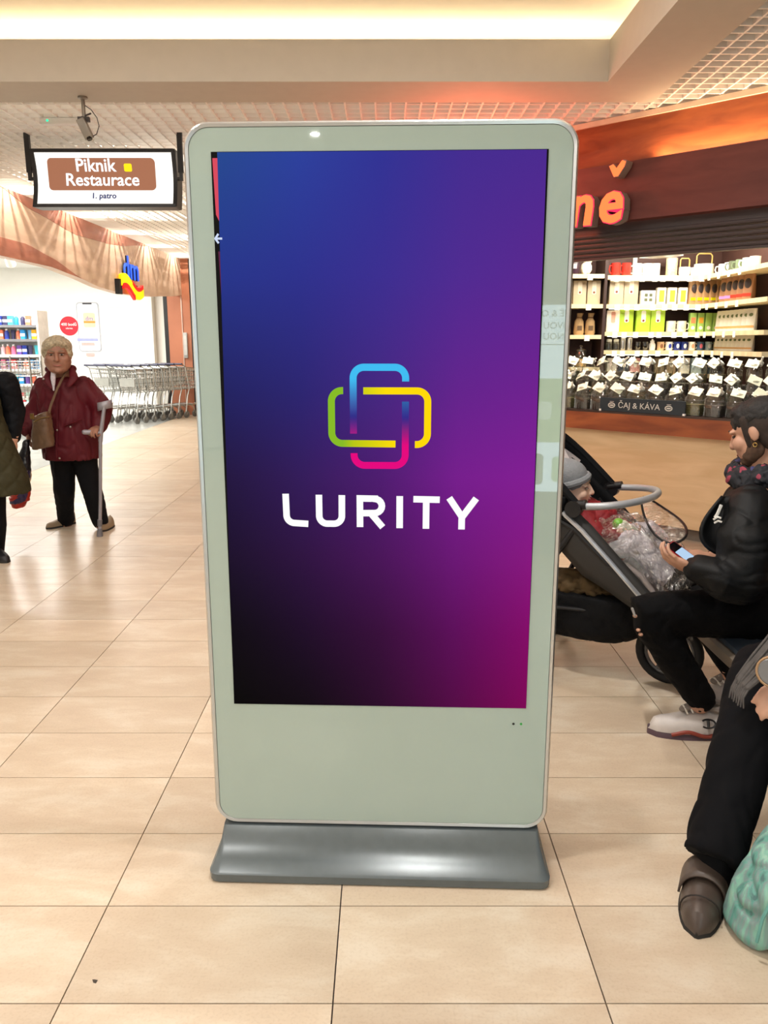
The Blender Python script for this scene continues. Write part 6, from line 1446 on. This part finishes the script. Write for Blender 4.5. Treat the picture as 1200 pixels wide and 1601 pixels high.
tr.limb([ZH, ZH.lerp(ZK, 0.55), ZK, ZK.lerp(HEM, 0.3)], [0.12, 0.108, 0.098, 0.086], 18)
tr.tube([ZK, ZK.lerp(HEM, 0.35), ZK.lerp(HEM, 0.7), HEM], [0.09, 0.086, 0.080, 0.082], 18)
tr.limb([ZH2, ZK2, ZA2 + Vector((0, 0, 0.02))], [0.12, 0.098, 0.072], 16)
M_blk = mat('black_trousers', '#060609', 0.85, var=0.2, scale=6, spec=0.15)
blob('trousers', tr, M_blk, Z_, vox=0.010, smooth=5, fold=0.012, fscale=8, fstretch=(1.2, 1.2, 0.35), crease=0.35)
ct = MB().body([(1.72, 2.44, 1.14, 0.08, 0.08), (1.72, 2.44, 1.08, 0.15, 0.17), (1.72, 2.44, 0.95, 0.17, 0.21), (1.72, 2.43, 0.70, 0.19, 0.22), (1.72, 2.42, 0.46, 0.22, 0.24)], 24)
ct.limb([(1.66, 2.30, 1.03), (1.50, 2.20, 0.77), tuple(WR + Vector((0.10, 0.08, 0.10)))], [0.085, 0.075, 0.055], 14)
ct.limb([(1.78, 2.57, 1.03), (1.70, 2.62, 0.76), (1.60, 2.53, 0.61)], [0.085, 0.075, 0.055], 14)
blob('coat', ct, mat('coat_charcoal', '#121216', 0.75, var=0.15, spec=0.2), Z_, vox=0.011, smooth=4, fold=0.01, fscale=8)
M_brs = mat('brown_leather', '#463a33', 0.42, var=0.15, scale=14, bump=0.08, bscale=70)
u_, s_ = shoe((0.905, 1.965, 0), (0.785, 1.725, 0), 0.054, 0.11, 0.07, sole=0.018)
a = part('shoe', u_, M_brs, Z_); part('sole', s_, M_solek, a)
st = MB().grid(lambda u, v: tuple(Vector((0.905, 1.965, 0)).lerp(Vector((0.785, 1.725, 0)), 0.30 + 0.26 * v) + Vector((-0.894, 0.447, 0)) * (0.056 * math.cos(PI * (0.04 + 0.92 * u))) + Vector((0, 0, 0.016 + (0.098 - 0.02 * v) * math.sin(PI * (0.04 + 0.92 * u)) ** 0.75))), 14, 4)
o = part('strap', st, M_brs, a); md = o.modifiers.new('thick', 'SOLIDIFY'); md.thickness = 0.006; md.offset = 1
part('toe_seam', MB().tube([Vector((0.905, 1.965, 0)).lerp(Vector((0.785, 1.725, 0)), 0.72 + 0.05 * math.sin(PI * k / 12)) + Vector((-0.894, 0.447, 0)) * (0.05 * math.cos(PI * k / 12)) + Vector((0, 0, 0.012 + 0.068 * math.sin(PI * k / 12) ** 0.75)) for k in range(13)], 0.0022, 5), mat('seam_dark', '#241c18', 0.7), a)
u_, s_ = shoe((1.19, 2.03, 0), (1.08, 1.90, 0), 0.05, 0.11, 0.065); q_ = part('shoe', u_, M_brs, Z_); part('sole', s_, M_solek, q_)
blob('sock', MB().limb([ZA + Vector((0.02, 0.02, 0.05)), ZA + Vector((0.005, 0.01, -0.03))], [0.056, 0.050], 12), M_blk, Z_, vox=0.008)
# shawl hanging down with fringes
M_shw = mat('shawl_grey', '#4a4644', 0.9, var=0.2, scale=60)
SH0 = [Vector(q) for q in ((1.131, 2.1, 0.726), (1.063, 2.06, 0.685), (1.003, 2.04, 0.618), (0.97, 2.04, 0.558))]
SH1 = [Vector(q) for q in ((1.139, 2.04, 0.702), (1.09, 2.01, 0.649), (1.029, 2, 0.587), (0.985, 2, 0.546))]
def catm(pts, t):
    x = t * (len(pts) - 1); i = min(len(pts) - 2, int(x)); return pts[i].lerp(pts[i + 1], x - i)
o = part('shawl', MB().grid(lambda u, v: tuple(catm(SH0, u).lerp(catm(SH1, u), v) + Vector((0, 0.010 * math.sin(v * 22), 0.008 * math.sin(v * 22 + 1)))), 14, 24), M_shw, Z_); md = o.modifiers.new('thick', 'SOLIDIFY'); md.thickness = 0.006
for k in range(9):
    p = SH0[-1].lerp(SH1[-1], k / 8); part('fringe', MB().tube([p, p + Vector((-0.012, -0.005, -0.02)), p + Vector((-0.018 + 0.004 * (k % 3), -0.008, -0.05))], [0.004, 0.0035, 0.002], 5), M_shw, Z_)
# large round wristwatch
PU = thing('wristwatch', (1.047, 2, 0.595), 'round grey wristwatch with tan rim on the wrist by the shawl', 'watch')
WT = frame((1.041, 1.985, 0.605), (0.75, -0.62, 0.2), (-0.05, 0.25, 0.97))
part('watch_case', MB().lathe([(0.036, -0.012), (0.040, -0.004), (0.040, 0.004), (0.034, 0.009)], 24, (0, 0, 0), WT), mat('watch_grey', '#77797c', 0.25, 0.4), PU)
part('tan_rim', MB().merge(MB().tube([(0.040 * math.cos(a_), 0.040 * math.sin(a_), 0.004) for a_ in [2 * PI * k / 24 for k in range(24)]], 0.004, 6, closed=True), WT), mat('piping_tan', '#9a7a58', 0.5), PU)
part('watch_band', MB().merge(MB().tube([(0.012, 0.052 * math.sin(a_), -0.045 + 0.045 * math.cos(a_)) for a_ in [2 * PI * k / 20 for k in range(20)]], 0.010, 6, closed=True, flat=0.5), WT), mat('band_brown', '#4a3a30', 0.6), PU)
single('paper_scrap', MB().add([(-0.687, 1.595, 0), (-0.673, 1.593, 0), (-0.674, 1.583, 0), (-0.681, 1.585, 0), tuple(Vector((-0.68, 1.591, 0)) + Vector((0, 0, 0.004)))], [(0, 1, 4), (1, 2, 4), (2, 3, 4), (3, 0, 4), (3, 2, 1, 0)]), mat('scrap_brown', '#4a4038', 0.9), 'tiny dark scrap lying on a front floor tile', 'scrap')
# teal tote on the floor
TB_ = thing('tote_bag', (1.06, 1.745, 0), 'teal and grey streaked fabric bag standing on the floor', 'bag')
def teal_mat():
    m = bpy.data.materials.new('teal_streaks'); m.use_nodes = True; N = m.node_tree.nodes; L = m.node_tree.links; b = N['Principled BSDF']
    tc = N.new('ShaderNodeTexCoord'); mp = N.new('ShaderNodeMapping'); mp.inputs['Rotation'].default_value = (0.2, 0.35, 0.3); mp.inputs['Scale'].default_value = (45, 40, 4)
    L.new(tc.outputs['Object'], mp.inputs['Vector']); n = N.new('ShaderNodeTexNoise'); n.inputs['Scale'].default_value = 1.0; n.inputs['Detail'].default_value = 4; n.inputs['Distortion'].default_value = 0.4
    L.new(mp.outputs[0], n.inputs['Vector']); r = N.new('ShaderNodeValToRGB'); e = r.color_ramp.elements
    e[0].position = 0.32; e[0].color = (*rgb('#456866'), 1); e[1].position = 0.72; e[1].color = (*rgb('#93b5a6'), 1)
    for p_, c_ in ((0.43, '#5a9488'), (0.52, '#78898a'), (0.60, '#74a898')): x = e.new(p_); x.color = (*rgb(c_), 1)
    L.new(n.outputs['Fac'], r.inputs['Fac']); L.new(r.outputs['Color'], b.inputs['Base Color']); b.inputs['Roughness'].default_value = 0.6
    return m
tb_ = MB().body([(1.075, 1.745, 0.004, 0.185, 0.10), (1.07, 1.745, 0.03, 0.20, 0.115), (1.07, 1.75, 0.12, 0.195, 0.115), (1.085, 1.76, 0.21, 0.16, 0.10), (1.11, 1.77, 0.28, 0.125, 0.08), (1.14, 1.78, 0.325, 0.085, 0.055), (1.16, 1.79, 0.345, 0.05, 0.03)], 30, 2.4)
blob('bag_body', tb_, teal_mat(), TB_, vox=0.008, smooth=4, fold=0.016, fscale=7)
part('handle', MB().tube([(1.10, 1.72, 0.33), (1.13, 1.71, 0.42), (1.20, 1.73, 0.45), (1.25, 1.77, 0.40), (1.24, 1.80, 0.31)], 0.012, 8, flat=0.5), mat('handle_teal', '#5f9a92', 0.6), TB_)
part('side_seam', MB().tube([(0.90, 1.655, 0.05), (0.905, 1.65, 0.12), (0.945, 1.665, 0.20), (1.0, 1.69, 0.27)], 0.004, 6), mat('handle_teal', '#5f9a92', 0.6), TB_)
part('metal_ring', MB().tube([Vector((1.02, 1.66, 0.27)) + Vector((0.012 * math.cos(a), 0, 0.012 * math.sin(a))) for a in [2 * PI * k / 14 for k in range(14)]], 0.003, 6, closed=True), mat('ring_steel', '#c0c4c6', 0.2, 0.9), TB_)
